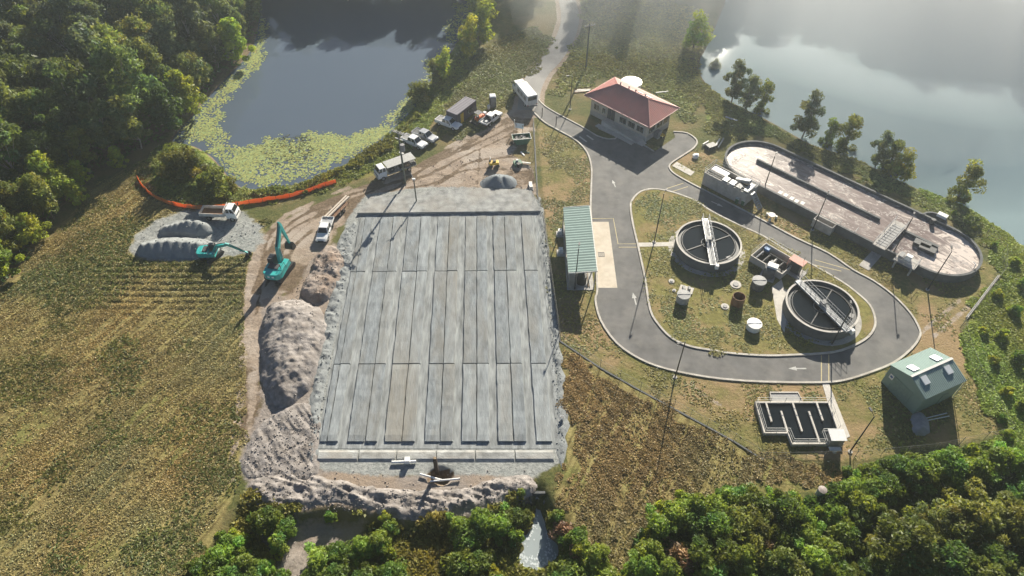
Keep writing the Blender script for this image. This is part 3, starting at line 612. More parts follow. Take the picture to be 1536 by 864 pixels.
PROTO = {}
def tree_proto(key, lm_, bark, H, R_, base, n, per, leaf, seed, shape='egg', crad=(0.8, 1.35), trunk_r=0.16):
    rng = np.random.default_rng(seed); cs = []; tries = 0
    while len(cs) < n and tries < 4000:
        tries += 1
        t = rng.random()
        z = base + (H - base) * t
        if shape == 'egg': rr_ = R_ * (0.35 + 0.65 * math.sin(math.pi * min(1, (t * 0.78 + 0.2))))
        elif shape == 'dome': rr_ = R_ * math.sqrt(max(0.04, 1 - t * t * 0.92))
        elif shape == 'column': rr_ = R_ * (0.75 + 0.25 * math.sin(math.pi * t)) * (1 - 0.5 * t ** 3)
        else: rr_ = R_ * (1 - t * 0.75)
        a = rng.random() * 2 * math.pi; q = rng.random() ** 0.45
        lob = 1 + 0.28 * math.sin(a * 3 + seed) + 0.18 * math.sin(a * 5 + seed * 2 + t * 6)
        c = np.array([math.cos(a) * rr_ * q * lob, math.sin(a) * rr_ * q * lob, z])
        if rng.random() < 0.16: c[:2] *= 1.28
        if rng.random() < 0.12: c[2] += 0.07 * H
        if all(np.linalg.norm(c - o) > crad[0] * 0.75 for o in cs): cs.append(c)
    cs = np.array(cs); rad = crad[0] + (crad[1] - crad[0]) * rng.random(len(cs))
    V, F, col = leaf_cloud(rng, cs, rad * (0.7 + 0.6 * rng.random(len(cs))), per, leaf, elong=1.45)
    o = npmesh('crown', V, F, lm_, col); crown = o.data; bpy.data.objects.remove(o)
    tb = MB(); lean = rng.normal(size=2) * 0.04 * H
    prev = Vector((0, 0, -0.6)); pr_ = trunk_r
    top = H * 0.72
    for i in range(1, 6):
        t = i / 5; q = Vector((lean[0] * t + 0.06 * rng.normal(), lean[1] * t + 0.06 * rng.normal(), top * t)); r = trunk_r * (1 - 0.75 * t)
        tb.cyl(prev, q, pr_, r, 6, False); prev, pr_ = q, r
    for c in cs[:: max(1, len(cs) // 12)]:
        t = min(0.9, max(0.25, (c[2] - 0.25 * H) / H)); s = Vector((lean[0] * t, lean[1] * t, top * t))
        mid = (s + Vector(c)) / 2 + Vector((0, 0, -0.15)); tb.cyl(s, mid, trunk_r * 0.35, trunk_r * 0.22, 5, False); tb.cyl(mid, c, trunk_r * 0.22, 0.02, 5, False)
    PROTO[key] = (crown, tb.mesh('trunk', bark, True), H)
K = [('forest_a', L_euc, M_pbark, 11, 2.9, 3.2, 46, 105, 0.235, 1, 'egg'), ('forest_b', L_grey, M_pbark, 12, 2.7, 4.0, 44, 105, 0.235, 2, 'egg'), ('forest_c', L_dark, M_bark, 9.5, 2.9, 2.0, 46, 105, 0.235, 3, 'egg'),
     ('forest_d', L_euc, M_pbark, 13, 3.1, 4.5, 50, 100, 0.235, 4, 'egg'), ('forest_e', L_olive, M_bark, 10, 2.7, 2.6, 44, 105, 0.235, 5, 'egg'), ('forest_f', L_yel, M_bark, 7.5, 2.6, 1.2, 44, 105, 0.22, 6, 'dome'),
     ('slim_a', L_grey, M_pbark, 9, 1.8, 1.6, 34, 105, 0.19, 11, 'column'), ('slim_b', L_olive, M_pbark, 8, 1.6, 1.2, 30, 105, 0.19, 12, 'column'), ('slim_c', L_yel, M_bark, 5.5, 1.7, 0.8, 30, 105, 0.19, 13, 'dome'),
     ('shrub_a', L_lush, M_bark, 3.0, 1.9, 0.4, 34, 120, 0.15, 21, 'dome'), ('shrub_b', L_lush, M_bark, 2.4, 1.6, 0.3, 30, 120, 0.15, 22, 'dome'), ('shrub_c', leaf_mat('mid green leaves', (0.165, 0.24, 0.05)), M_bark, 2.7, 2.1, 0.4, 36, 120, 0.15, 23, 'dome'),
     ('shrub_d', L_yel, M_bark, 2.2, 1.5, 0.2, 26, 120, 0.14, 24, 'dome'), ('shrub_e', L_olive, M_bark, 3.0, 1.9, 0.3, 32, 120, 0.15, 25, 'dome'), ('shrub_dead', L_dead, M_bark, 1.8, 1.4, 0.1, 18, 80, 0.15, 26, 'dome'),
     ('big_a', L_olive, M_pbark, 9, 4.2, 2.2, 90, 130, 0.18, 31, 'dome'), ('big_b', L_dark, M_bark, 8, 3.6, 1.6, 80, 130, 0.175, 32, 'dome'), ('big_c', L_euc, M_pbark, 9, 3.4, 1.8, 76, 130, 0.175, 33, 'egg')]
for k in K:
    small = k[0].startswith('shrub')
    tree_proto(*k, crad=(0.42, 0.75) if small else ((0.55, 1.0) if k[0].startswith(('slim', 'big')) else (0.75, 1.3)), trunk_r=0.06 if small else 0.17)
tr = random.Random(11)
def plant(key, xy, s, label, cat='tree', group=None, name=None, sz=None):
    crown, trunk, H = PROTO[key]
    t = thing(name or ('shrub' if key.startswith('shrub') else 'tree'), label, cat, (xy[0], xy[1], gz(*xy)), tr.uniform(0, 6.28), group, s)
    t.scale = (s * tr.uniform(0.9, 1.1), s * tr.uniform(0.9, 1.1), s * (sz or 1) * tr.uniform(0.92, 1.08))
    link('trunk', trunk, t); link('crown', crown, t); return t

# --- forest left of the pond (dart throwing on the forest floor)
fr = random.Random(3); pts = []
fa = np.array(FOREST)
cand = [(fr.uniform(-150, -45), fr.uniform(62, 176)) for _ in range(5200)]
ca = np.array(cand); dd = sdf(FOREST, ca[:, 0], ca[:, 1])
for (x, y), d in zip(cand, dd):
    if d < -0.2: continue
    if x < -(0.7385 * (y * C_ + 75 * S_)) - 7: continue
    r = 4.1 if d > 6 else 3.4
    if all((x - a) ** 2 + (y - b) ** 2 > r * r for a, b, _ in pts): pts.append((x, y, d))
    if len(pts) >= 285: break
lab = {'forest_a': 'mid-green rounded eucalypt in the forest left of the pond', 'forest_b': 'tall grey-green eucalypt in the forest left of the pond', 'forest_c': 'low dark green tree in the forest left of the pond',
       'forest_d': 'tall broad-crowned eucalypt in the forest left of the pond', 'forest_e': 'olive green tree in the forest left of the pond', 'forest_f': 'bright yellow-green tree in the forest left of the pond'}
def zone(x, y, d):
    if d < 4.5: return 'in the forest edge along the pond' if y > 108 else 'in the forest edge along the field'
    if y > 150: return 'in the forest along the top edge'
    if y > 128: return 'in the forest at upper left' if x < -90 else 'in the forest near the pond\'s far end'
    return 'in the forest at far left' if x < -85 else 'in the forest behind the pond bushes'
plan = []
for x, y, d in pts:
    if d < 4.5: key = fr.choice(['forest_f', 'forest_e', 'forest_c', 'forest_a', 'forest_c'])
    else: key = fr.choice(['forest_a', 'forest_b', 'forest_d', 'forest_c', 'forest_e', 'forest_b', 'forest_a'])
    sc0 = fr.choice([0.7, 0.85, 0.95, 1.05, 1.15, 1.3]) * fr.uniform(0.92, 1.06) * (0.82 if d < 4.5 else 1.0)
    plan.append((key, zone(x, y, d), x / (y * C_ + CAM_H * S_), x, y, sc0))
NTH = ['leftmost', 'second from left', 'third from left', 'fourth from left', 'fifth from left', 'sixth from left', 'seventh from left', 'eighth from left', 'ninth from left', 'tenth from left', 'eleventh from left', 'twelfth from left', 'thirteenth from left', 'fourteenth from left']
for key, zn, u, x, y, sc0 in plan:
    row = sorted(q[2] for q in plan if q[0] == key and q[1] == zn); i = row.index(u)
    lb = lab[key].replace('in the forest left of the pond', zn) + ('' if len(row) == 1 or len(row) > 14 else ', ' + NTH[i])
    plant(key, (x, y), sc0, lb, group='forest trees, ' + key.replace('forest_', 'kind ') + zn.replace('in the forest', ''))
# --- far shores just beyond the picture: their reflections and shadows fall into it
far = [(x, 171 + 5 * math.sin(x * 0.5) + fr.uniform(-1, 3)) for x in np.arange(-58, -2, 4.4)] + [(x, 177 + fr.uniform(-2, 4)) for x in np.arange(-60, 0, 5.5)]
for x, y in far: plant(fr.choice(['forest_a', 'forest_b', 'forest_d']), (x, y), fr.uniform(0.95, 1.25), 'tall eucalypt on the far shore of the pond', group='trees on the far shore of the pond')
for px in np.arange(1085, 1760, 22):
    for r_ in (0, 1):
        q = P2(px, (-40 if px < 1120 else -40 + 36 * min(1, (px - 1120) / 400)) - 16 - 12 * r_ - 8 * fr.random())
        if sdf(LAKE, np.array([q[0]]), np.array([q[1]]))[0] < -0.5:
            k_ = min(1.0, max(0.0, (px - 1120) / 400))
            plant(fr.choice(['forest_a', 'forest_b', 'forest_d']), q, fr.uniform(1.2, 1.5) + 0.65 * k_, 'tall hazy eucalypt on the far shore of the lake', group='trees on the far shore of the lake')
for x, y in [(46 + 3.4 * i + fr.uniform(-1, 1), 181 + 4 * (i % 3) + fr.uniform(-1, 1)) for i in range(11)]:
    if sdf(LAKE, np.array([x]), np.array([y]))[0] < -0.5: plant(fr.choice(['forest_a', 'forest_d', 'forest_b']), (x, y), fr.uniform(1.4, 1.6), 'tall hazy eucalypt on the far shore of the lake', group='trees on the far shore of the lake')
for x, y in ((2, 176), (7, 173), (22, 172), (27, 175), (33, 173), (39, 176), (45, 172), (31, 180), (25, 181)):
    plant(fr.choice(['forest_a', 'forest_d', 'forest_b']), (x, y), fr.uniform(1.0, 1.35), 'hazy tree at the top of the meadow', group='hazy trees beyond the meadow')
# --- single trees along the shores
singles = [('slim_a', (1098, 150), 0.95, 'taller of the two grey-green trees nearest the fountain'), ('slim_b', (1142, 163), 0.85, 'smaller tree beside the tall tree nearest the fountain'), ('slim_a', (1120, 158), 0.85, 'slender tree between the two trees nearest the fountain'),
           ('slim_a', (1204, 203), 1.05, 'tallest broad grey-green tree on the lake bank behind the ditch'), ('slim_b', (1240, 213), 0.68, 'small round tree on lake bank right of the tallest tree'), ('slim_b', (1266, 220), 0.98, 'narrow leaning tree third along the lake bank'),
           ('slim_a', (1314, 247), 0.82, 'grey tree on the lake bank beside the bright bushy one'), ('slim_b', (1331, 252), 0.8, 'slim grey-green tree pressed against the bright bushy tree on the lake bank'), ('slim_c', (1346, 262), 0.95, 'low bright yellow-green bushy tree on the lake bank'), ('slim_b', (1436, 298), 0.92, 'lone tree at the right end of the lake bank'),
           ('slim_c', (722, 62), 1.45, 'tall yellow-green tree on the pond shore near the road'), ('slim_c', (706, 84), 1.3, 'bushy tree below the tall yellow-green one on the pond shore'), ('slim_c', (668, 117), 0.95, 'round olive bush leaning over the pond shore'), ('slim_b', (652, 122), 0.6, 'small bush left of the round olive bush on the pond shore'), ('shrub_e', (634, 148), 1.2, 'small dark bush at water edge near the container'), ('slim_c', (728, 30), 1.5, 'yellowish tree farthest up the pond shore'),
           ('slim_c', (1040, 72), 1.25, 'hazy yellow-green tree in the meadow by the fountain'), ('shrub_e', (283, 262), 1.55, 'large rounded green bush by the near end of the pond'), ('shrub_e', (262, 250), 1.1, 'smaller rounded bush at forest end of the pond bank'), ('shrub_e', (330, 288), 1.35, 'brownish rounded bush between the pond and orange barrier'), ('shrub_d', (308, 280), 0.9, 'low yellowish bush between the two rounded bushes by the pond'), ('forest_f', (120, 303), 0.55, 'small bright round tree standing out from the forest edge'), ('forest_f', (182, 250), 0.5, 'small bright bush at the forest tip near orange barrier')]
for key, px, s, lb in singles: plant(key, P2(*px), s, lb, 'bush' if 'bush' in lb else 'tree')
# --- scrub at the bottom of the picture
sc_ = {'shrub_a': 'bright green leafy shrub', 'shrub_b': 'small bright green shrub', 'shrub_c': 'dark green dense shrub', 'shrub_d': 'low yellow-green shrub', 'shrub_e': 'olive green shrub', 'shrub_dead': 'dry brown dead shrub', 'big_a': 'large olive tree', 'big_b': 'large dark green tree', 'big_c': 'large mid-green tree'}
ORD = ['leftmost', 'second', 'third', 'fourth', 'fifth', 'sixth', 'seventh', 'eighth', 'ninth', 'tenth', 'eleventh', 'twelfth', 'thirteenth', 'fourteenth']
def scrub(items, where, group):
    for key, x, y, s in items:
        row = sorted(q[1] for q in items if q[0] == key); i = row.index(x)
        nm = sc_[key] + ' ' + where + ('' if len(row) == 1 else (', leftmost of its kind' if i == 0 else (', rightmost of its kind' if i == len(row) - 1 else ', ' + ORD[i] + ' of its kind from left')))
        plant(key, P2(x, y), s, nm, 'tree' if key.startswith('big') else 'shrub', group + ', ' + sc_[key].split(' ', 1)[1])
scrub([('shrub_a', 335, 838, 0.97), ('shrub_c', 312, 858, 0.92), ('shrub_c', 345, 870, 1.01), ('shrub_a', 365, 850, 0.92), ('shrub_d', 352, 808, 0.76), ('shrub_a', 339, 815, 0.67), ('shrub_c', 400, 778, 0.84), ('shrub_a', 415, 782, 0.67), ('shrub_c', 428, 790, 0.63), ('shrub_b', 418, 812, 0.76), ('shrub_b', 395, 850, 0.67), ('shrub_a', 305, 885, 1.01), ('shrub_c', 380, 880, 0.92), ('shrub_b', 420, 862, 0.59)], 'in the bottom left scrub', 'bottom left scrub')
scrub([('shrub_a', 480, 840, 0.85), ('shrub_c', 510, 830, 0.85), ('shrub_a', 545, 822, 0.77), ('shrub_c', 500, 868, 0.93), ('shrub_a', 570, 812, 0.74), ('shrub_d', 530, 850, 0.74), ('shrub_d', 560, 855, 0.70), ('shrub_c', 590, 862, 0.85), ('shrub_c', 470, 868, 0.77), ('shrub_b', 585, 790, 0.62), ('shrub_d', 578, 776, 0.39), ('shrub_b', 494, 773, 0.42), ('shrub_c', 540, 875, 0.93)], 'below the sand bank', 'scrub below the sand bank')
scrub([('shrub_c', 700, 812, 0.97), ('shrub_a', 725, 788, 0.97), ('shrub_a', 755, 790, 0.89), ('shrub_c', 690, 850, 0.93), ('shrub_c', 715, 845, 0.85), ('shrub_a', 690, 790, 0.70), ('shrub_c', 770, 775, 0.77), ('shrub_d', 740, 862, 0.77), ('shrub_d', 700, 872, 0.77), ('shrub_b', 750, 878, 0.77), ('shrub_b', 782, 742, 0.39)], 'left of the stream', 'left stream bank scrub')
scrub([('shrub_dead', 846, 796, .8), ('shrub_c', 862, 812, .7), ('shrub_dead', 866, 826, .95), ('shrub_dead', 868, 850, 1.0), ('shrub_c', 856, 842, .8), ('shrub_a', 892, 848, 1.0), ('shrub_a', 905, 875, 1.0), ('shrub_c', 838, 876, .9), ('shrub_dead', 880, 872, 1.0), ('shrub_b', 836, 776, .5), ('shrub_c', 860, 870, 1.1), ('shrub_b', 790, 878, .6)], 'right of the stream', 'right stream bank scrub')
scrub([('shrub_a', 985, 800, 0.85), ('shrub_a', 972, 835, 0.85), ('shrub_a', 968, 868, 0.94), ('shrub_a', 1005, 788, 0.94), ('shrub_a', 1022, 772, 0.77), ('shrub_c', 1040, 795, 0.94), ('shrub_a', 1045, 775, 0.94), ('shrub_c', 1068, 800, 1.06), ('shrub_a', 1070, 770, 0.85), ('shrub_b', 1092, 755, 0.85), ('shrub_b', 1110, 750, 0.77), ('shrub_e', 1100, 795, 1.02), ('shrub_c', 1128, 765, 0.94), ('shrub_e', 1130, 800, 0.98), ('shrub_d', 1150, 790, 0.68), ('shrub_dead', 1015, 835, 1.02), ('shrub_dead', 1030, 850, 0.94), ('shrub_c', 1045, 835, 0.98), ('shrub_c', 1080, 840, 1.02), ('shrub_b', 1065, 868, 1.02), ('shrub_a', 1110, 850, 0.94), ('shrub_e', 1120, 825, 0.85), ('shrub_a', 1000, 870, 0.85), ('shrub_dead', 1150, 825, 0.77)], 'at the thicket\'s left end', 'left end of the thicket')
scrub([('shrub_c', 1172, 780, 1.11), ('shrub_a', 1160, 765, 0.74), ('shrub_a', 1200, 790, 0.82), ('shrub_b', 1185, 755, 0.66), ('shrub_c', 1175, 815, 0.90), ('shrub_a', 1205, 815, 0.82), ('shrub_e', 1160, 850, 0.90), ('shrub_a', 1215, 850, 0.98), ('shrub_a', 1240, 835, 0.90), ('shrub_c', 1250, 870, 0.98), ('shrub_a', 1248, 785, 0.78), ('shrub_c', 1262, 810, 0.98), ('shrub_a', 1285, 770, 1.07), ('shrub_c', 1300, 750, 0.98), ('shrub_a', 1275, 740, 0.74), ('shrub_c', 1320, 740, 0.90), ('shrub_b', 1300, 715, 0.74), ('shrub_c', 1345, 715, 0.98), ('shrub_c', 1380, 715, 0.98), ('shrub_b', 1270, 710, 0.41), ('shrub_c', 1415, 710, 1.07), ('shrub_a', 1450, 715, 0.98), ('shrub_a', 1480, 705, 1.07), ('shrub_a', 1515, 705, 1.07), ('shrub_c', 1540, 700, 1.07), ('shrub_e', 1190, 870, 0.90)], 'in the middle thicket', 'middle of the thicket')
scrub([('big_a', 1335, 850, 0.90), ('big_c', 1395, 815, 0.69), ('big_a', 1425, 808, 0.82), ('big_b', 1385, 870, 0.82), ('big_a', 1490, 808, 0.73), ('big_b', 1450, 860, 0.69), ('big_c', 1525, 840, 0.77), ('big_b', 1540, 780, 0.77), ('big_b', 1310, 880, 0.60), ('big_a', 1440, 905, 0.77), ('big_c', 1510, 905, 0.77)], 'in the bottom right corner', 'tall trees bottom right')
scrub([('shrub_d', 1495, 445, 0.44), ('shrub_b', 1520, 470, 0.55), ('shrub_d', 1500, 505, 0.50), ('shrub_d', 1475, 500, 0.39), ('shrub_d', 1490, 545, 0.44), ('shrub_b', 1525, 540, 0.55), ('shrub_d', 1508, 590, 0.50), ('shrub_d', 1530, 610, 0.55), ('shrub_b', 1500, 630, 0.44), ('shrub_d', 1460, 345, 0.28), ('shrub_b', 1490, 370, 0.33), ('shrub_d', 1520, 395, 0.44), ('shrub_b', 1535, 430, 0.55), ('shrub_b', 1430, 322, 0.28), ('shrub_d', 1512, 655, 0.44)], 'outside the right-hand fence', 'bank shrubs')

PATHS = [polyP(q) for q in ([(1230, 572), (1246, 572), (1278, 655), (1258, 665)], [(1306, 374), (1324, 384), (1303, 408), (1286, 398)], [(955, 363), (1012, 362), (1012, 372), (957, 373)], [(1155, 432), (1174, 418), (1184, 460), (1176, 503), (1163, 480)])]
# --- stuff: hay tufts, grass, lilies, reeds
def tufts(name, label, poly, n, m, h, w, seed, cat='grass', blades=3, avoid=None, density=None, zoff=0.0, lie=True):
    rng = np.random.default_rng(seed); a = np.array(poly)
    x0, y0 = a.min(0); x1, y1 = a.max(0)
    X = rng.uniform(x0, x1, n * 5); Y = rng.uniform(y0, y1, n * 5)
    dep = Y * C_ + CAM_H * S_; keep = (sdf(poly, X, Y) > (fbm(X, Y, 2.5, 3, seed + 60) - 0.45) * 5) & (np.abs(X) < dep * 0.77) & (Y > 24) & (Y < 180)
    for q in (avoid or []): keep &= sdf(q, X, Y) < -0.2
    if density is not None: keep &= rng.random(len(X)) < density(X, Y)
    X, Y = X[keep][:n], Y[keep][:n]; N = len(X); Z, _ = terrain(X, Y); Z = Z + zoff
    Vs, Fs, Cs = [], [], []
    base_c = (0.6 + 0.6 * rng.random(N)) * (0.72 + 0.5 * fbm(X, Y, 5.0, 3, seed + 90)); hue = (vn(X, Y, 8, seed) - 0.6) * 0.3 + rng.normal(size=N) * 0.05
    for b in range(blades):
        an = rng.random(N) * 6.283; L = w * (0.5 + rng.random(N)); hh = h * (0.25 + 0.9 * rng.random(N))
        ox, oy = rng.normal(size=N) * w * 0.45, rng.normal(size=N) * w * 0.45
        ca_, sa_ = np.cos(an), np.sin(an); tl = (rng.random(N) - 0.5) * h * 1.6; tw = (rng.random(N) - 0.5) * h * 1.6; wd = L * 0.55
        def pt(u, v): return np.stack([X + ox + ca_ * L * u - sa_ * wd * v, Y + oy + sa_ * L * u + ca_ * wd * v, Z + np.maximum(hh * (0.8 if lie else 1.0) + tl * u + tw * v - (0.5 * h if not lie else 0.2 * h) * (abs(u) * 1.2), -0.03)], 1)
        q = np.stack([pt(-0.6, -0.1), pt(0.05, -0.55), pt(0.6, 0.1), pt(-0.05, 0.5)], 1)
        Vs.append(q.reshape(-1, 3)); Fs.append(np.arange(N * 4).reshape(-1, 4) + b * N * 4)
        lt = base_c * (0.8 + 0.4 * rng.random(N)); Cs.append(np.repeat(np.stack([lt * (1 + hue), lt, lt * (1 - hue * 0.5)], 1).clip(0.1, 2), 4, 0))
    o = npmesh(name, np.concatenate(Vs), np.concatenate(Fs), m, np.concatenate(Cs)); return props(o, label, cat, None, 'stuff')
def hayd(X, Y):
    a = R(62); u = X * math.cos(a) + Y * math.sin(a); v = -X * math.sin(a) + Y * math.cos(a)
    return (0.12 + 0.88 * sm(fbm(u / 7, v / 0.55, 1.0, 3, 77), 0.38, 0.62)) * (0.45 + 0.55 * sm(fbm(X, Y, 9, 3, 81), 0.38, 0.58))
tufts('mown_hay', 'rough mown hay lying over the brown field on the left', FIELD_L, 100000, L_hay, 0.11, 0.17, 1, 'hay', 3, [PADG, DIRT], hayd)
tufts('mown_hay', 'rough mown hay on the field right of the gravel bed', FIELD_R, 36000, L_hay, 0.13, 0.19, 2, 'hay', 3, None, hayd)
tufts('field_grass', 'green grass tufts growing through the left field', FIELD_L, 14000, L_grass, 0.15, 0.25, 3, 'grass', 3, [PADG, DIRT], lambda X, Y: sm(fbm(X, Y, 9, 3, 78), 0.5, 0.65))
tufts('bank_grass', 'bright green grass on the bank right of the site fence', LUSH_R, 22000, leaf_mat('bank grass', (0.44, 0.50, 0.10)), 0.2, 0.34, 4, 'grass', 4)
tufts('pond_grass', 'rough grass along the bank of the pond', POND_BANK, 12000, leaf_mat('pond bank blades', (0.31, 0.34, 0.09)), 0.2, 0.3, 5, 'grass', 4, [DIRT])
tufts('low_grass', 'tall rough grass in the low ground below the sand bank', LOW, 9000, L_grass, 0.45, 0.4, 6, 'grass', 4, [STREAM, SCRUB_B])
tufts('meadow_grass', 'meadow grass between the pond and gravel road', MEADOW, 7000, leaf_mat('dry meadow blades', (0.36, 0.36, 0.12)), 0.15, 0.35, 7, 'grass', 3, [DIRT])
tufts('meadow_grass', 'green meadow grass between the gravel road and lake', MEADOW2, 12000, leaf_mat('meadow blades', (0.36, 0.375, 0.13)), 0.2, 0.4, 71, 'grass', 3)
tufts('bank_grass', 'green grass on the bank between the ditch and lake', BANK2, 9000, bpy.data.materials['meadow blades'], 0.2, 0.36, 72, 'grass', 3)
tufts('lawn_grass', 'short patchy lawn grass inside the site fence', LAWN, 16000, leaf_mat('lawn tufts', (0.27, 0.25, 0.09)), 0.09, 0.26, 8, 'grass', 2, [OUTS + FR, ISL] + PATHS, lambda X, Y: sm(fbm(X, Y, 4, 3, 79), 0.4, 0.6))
tufts('island_grass', 'short patchy grass on the lawn ringed by the road', ISL, 7000, MATS.get('x') or bpy.data.materials['lawn tufts'], 0.08, 0.26, 9, 'grass', 2, PATHS, lambda X, Y: sm(fbm(X, Y, 4, 3, 80), 0.4, 0.6), 0.13)
THICK = polyP([(960, 880), (965, 820), (1000, 775), (1060, 750), (1120, 742), (1200, 748), (1270, 715), (1300, 700), (1560, 690), (1620, 900)])
tufts('undergrowth', 'dark green undergrowth between the shrubs of the thicket', THICK, 15000, L_dark, 0.7, 0.5, 10, 'undergrowth', 4)
tufts('undergrowth', 'dark undergrowth on the forest floor left of the pond', FOREST, 9000, L_dark, 0.6, 0.6, 12, 'undergrowth', 3, None, lambda X, Y: 0.6 + 0 * X)
LILY = polyP([(258, 208), (285, 175), (315, 140), (345, 108), (372, 80), (383, 50), (388, 20), (398, 20), (400, 60), (396, 82), (378, 105), (357, 132), (338, 162), (325, 185), (340, 200), (365, 218), (385, 212), (420, 200), (470, 196), (520, 197), (560, 186), (588, 165), (605, 145), (622, 122), (640, 98), (655, 70), (668, 35), (680, 0), (712, 0), (694, 40), (675, 75), (660, 95), (642, 125), (628, 150), (610, 172), (590, 192), (568, 212), (545, 225), (520, 240), (490, 255), (455, 270), (420, 278), (385, 283), (358, 275), (338, 255), (318, 232), (290, 215)])
def lilies():
    rng = np.random.default_rng(5); a = np.array(LILY); x0, y0 = a.min(0); x1, y1 = a.max(0); n = 120000
    X = rng.uniform(x0, x1, n); Y = rng.uniform(y0, y1, n); d = sdf(LILY, X, Y)
    dens = sm(d + (fbm(X, Y, 3.0, 3, 6) - 0.5) * 5, -0.5, 2.5) * (0.4 + 0.6 * sm(fbm(X, Y, 4.0, 3, 8), 0.36, 0.52)) * (sdf(POND, X, Y) > 0.15)
    k = rng.random(n) < dens; X, Y = X[k], Y[k]; N = len(X); r = 0.10 + 0.15 * rng.random(N); z = -0.485 + 0.02 * rng.random(N)
    an = np.arange(6) / 6 * 6.283; off = rng.random(N)[:, None] * 6.28
    V = np.stack([X[:, None] + r[:, None] * np.cos(an + off), Y[:, None] + r[:, None] * np.sin(an + off), z[:, None] + 0.05 * (rng.random((N, 6)) - 0.35) ], 2).reshape(-1, 3)
    lt = 0.65 + 0.6 * rng.random(N); hu = rng.normal(size=N) * 0.08
    npm = npmesh('lily_pads', V, np.arange(N * 6).reshape(-1, 6), L_lily, np.repeat(np.stack([lt * (1 + hu), lt, lt * (1 - hu)], 1).clip(.1, 2), 6, 0)); props(npm, 'pale green lily pads floating around the edge of the pond', 'lily pads', None, 'stuff')
lilies()
REED = smooth_line(polyP([(385, 225), (408, 205), (440, 197), (470, 205), (482, 220), (458, 236), (420, 247), (396, 242)]), 3, True)
tufts('reeds', 'brownish reeds growing out of the lily pads', REED, 1500, L_reed, 0.35, 0.3, 13, 'reeds', 4, zoff=1.1)
tufts('reeds', 'rough reeds and grass fringing the near shore of the pond', polyP([(330, 262), (365, 288), (430, 284), (500, 258), (560, 222), (600, 190), (622, 168), (630, 175), (600, 210), (560, 238), (500, 268), (430, 292), (360, 296), (325, 275)]), 2600, L_reed, 0.7, 0.4, 14, 'reeds', 4)

# ================================================================== THE TREATMENT WORKS
M_roofr = mat('red roof sheet', (0.52, 0.20, 0.17), 0.55, 0.06, 0.8, stain=(0.42, 0.22, 0.19), stain_amt=0.4, stain_scale=0.5)
M_ridge = mat('ridge cap', (0.58, 0.25, 0.21), 0.5, 0.05)
M_wallc = mat('cream wall', (0.52, 0.46, 0.36), 0.8, 0.08, 1.5)
M_teal_roof = mat('green roof sheet', (0.25, 0.335, 0.31), 0.85, 0.05, 1.0, stain=(0.23, 0.30, 0.275), stain_amt=0.4, stain_scale=0.4, spec=0.15)
M_greenw = mat('green wall sheet', (0.24, 0.33, 0.29), 0.6, 0.06, 1.0)
M_skyl = mat('skylight sheet', (0.78, 0.80, 0.80), 0.35, 0.04)
M_rail = mat('handrail', (0.46, 0.45, 0.38), 0.5, 0.1)
M_railw = mat('pale handrail', (0.58, 0.58, 0.55), 0.45, 0.08)

def rails(mb, pts, z0, h=1.0, r=0.028, every=1.8, mids=(0.5, 1.0)):
    for a, b in zip(pts[:-1], pts[1:]):
        a, b = Vector(a), Vector(b); L = (b - a).length; n = max(1, round(L / every))
        for i in range(n + 1):
            p = a + (b - a) * (i / n); mb.cyl((p.x, p.y, z0), (p.x, p.y, z0 + h), r, r, 5)
        for k in mids: mb.cyl((a.x, a.y, z0 + h * k), (b.x, b.y, z0 + h * k), r, r, 5)
    return mb
def corrug(mb, p00, p10, p11, p01, n, depth=0.05, thick=0.05):
    """ribbed sheet: ribs run from the p00-p10 edge to the p01-p11 edge"""
    a, b, c, d = (Vector(q) for q in (p00, p10, p11, p01)); nn = (b - a).cross(d - a).normalized()
    if nn.z < 0: nn = -nn
    V = []; F = []
    for i in range(n * 2 + 1):
        t = i / (2 * n); o = nn * (depth if i % 2 else 0.0); V += [a.lerp(b, t) + o, d.lerp(c, t) + o]
    for i in range(n * 2): F.append((2 * i, 2 * i + 2, 2 * i + 3, 2 * i + 1))
    k = len(V); V += [q - nn * thick for q in V[:k]]; F += [tuple(j + k for j in f)[::-1] for f in F]
    F += [(0, 1, k + 1, k), (k - 2, k - 1, 2 * k - 1, 2 * k - 2)] 
    return mb.add(V, F)

# ---- red hip-roofed office
OB = Vector((22.4, 114.6)); RZ = R(-45)
ob = thing('office_building', 'cream office building with red hipped roof beside the access road', 'building', (OB.x, OB.y, 0), RZ)
hx, hy, ez, rzt, fl = 7.7, 4.5, 4.2, 6.3, 1.1
wx, wy = hx - 1.0, hy - 0.9
MB().zbox(-wx, wx, -wy, wy, 0, fl).build('plinth', M_conc, ob)
wl = MB()
wl.zbox(-wx + .02, wx - .02, -wy + .02, -wy + .22, fl, ez - .1).zbox(-wx + .02, wx - .02, wy - .22, wy - .02, fl, ez - .1).zbox(-wx + .03, -wx + .23, -wy + .22, wy - .22, fl, ez - .1).zbox(wx - .23, wx - .03, -wy + .22, wy - .22, fl, ez - .1)
wl.build('wall', M_wallc, ob)
MB().zbox(-wx + .25, wx - .25, -wy + .25, wy - .25, ez - .35, ez - .3).build('ceiling', M_offw, ob)
rx = hx - hy + 0.4
e = [(-hx, -hy, ez), (hx, -hy, ez), (hx, hy, ez), (-hx, hy, ez)]; r0, r1 = (-rx, 0, rzt), (rx, 0, rzt)
rf = MB().add(e + [r0, r1], [(0, 1, 5, 4), (1, 2, 5), (2, 3, 4, 5), (3, 0, 4)]); rf.add([(q[0], q[1], ez - 0.14) for q in e] + e, [(3, 2, 1, 0), (0, 1, 5, 4), (1, 2, 6, 5), (2, 3, 7, 6), (3, 0, 4, 7)])
roof = rf.build('roof', M_roofr, ob)
ribs = MB()
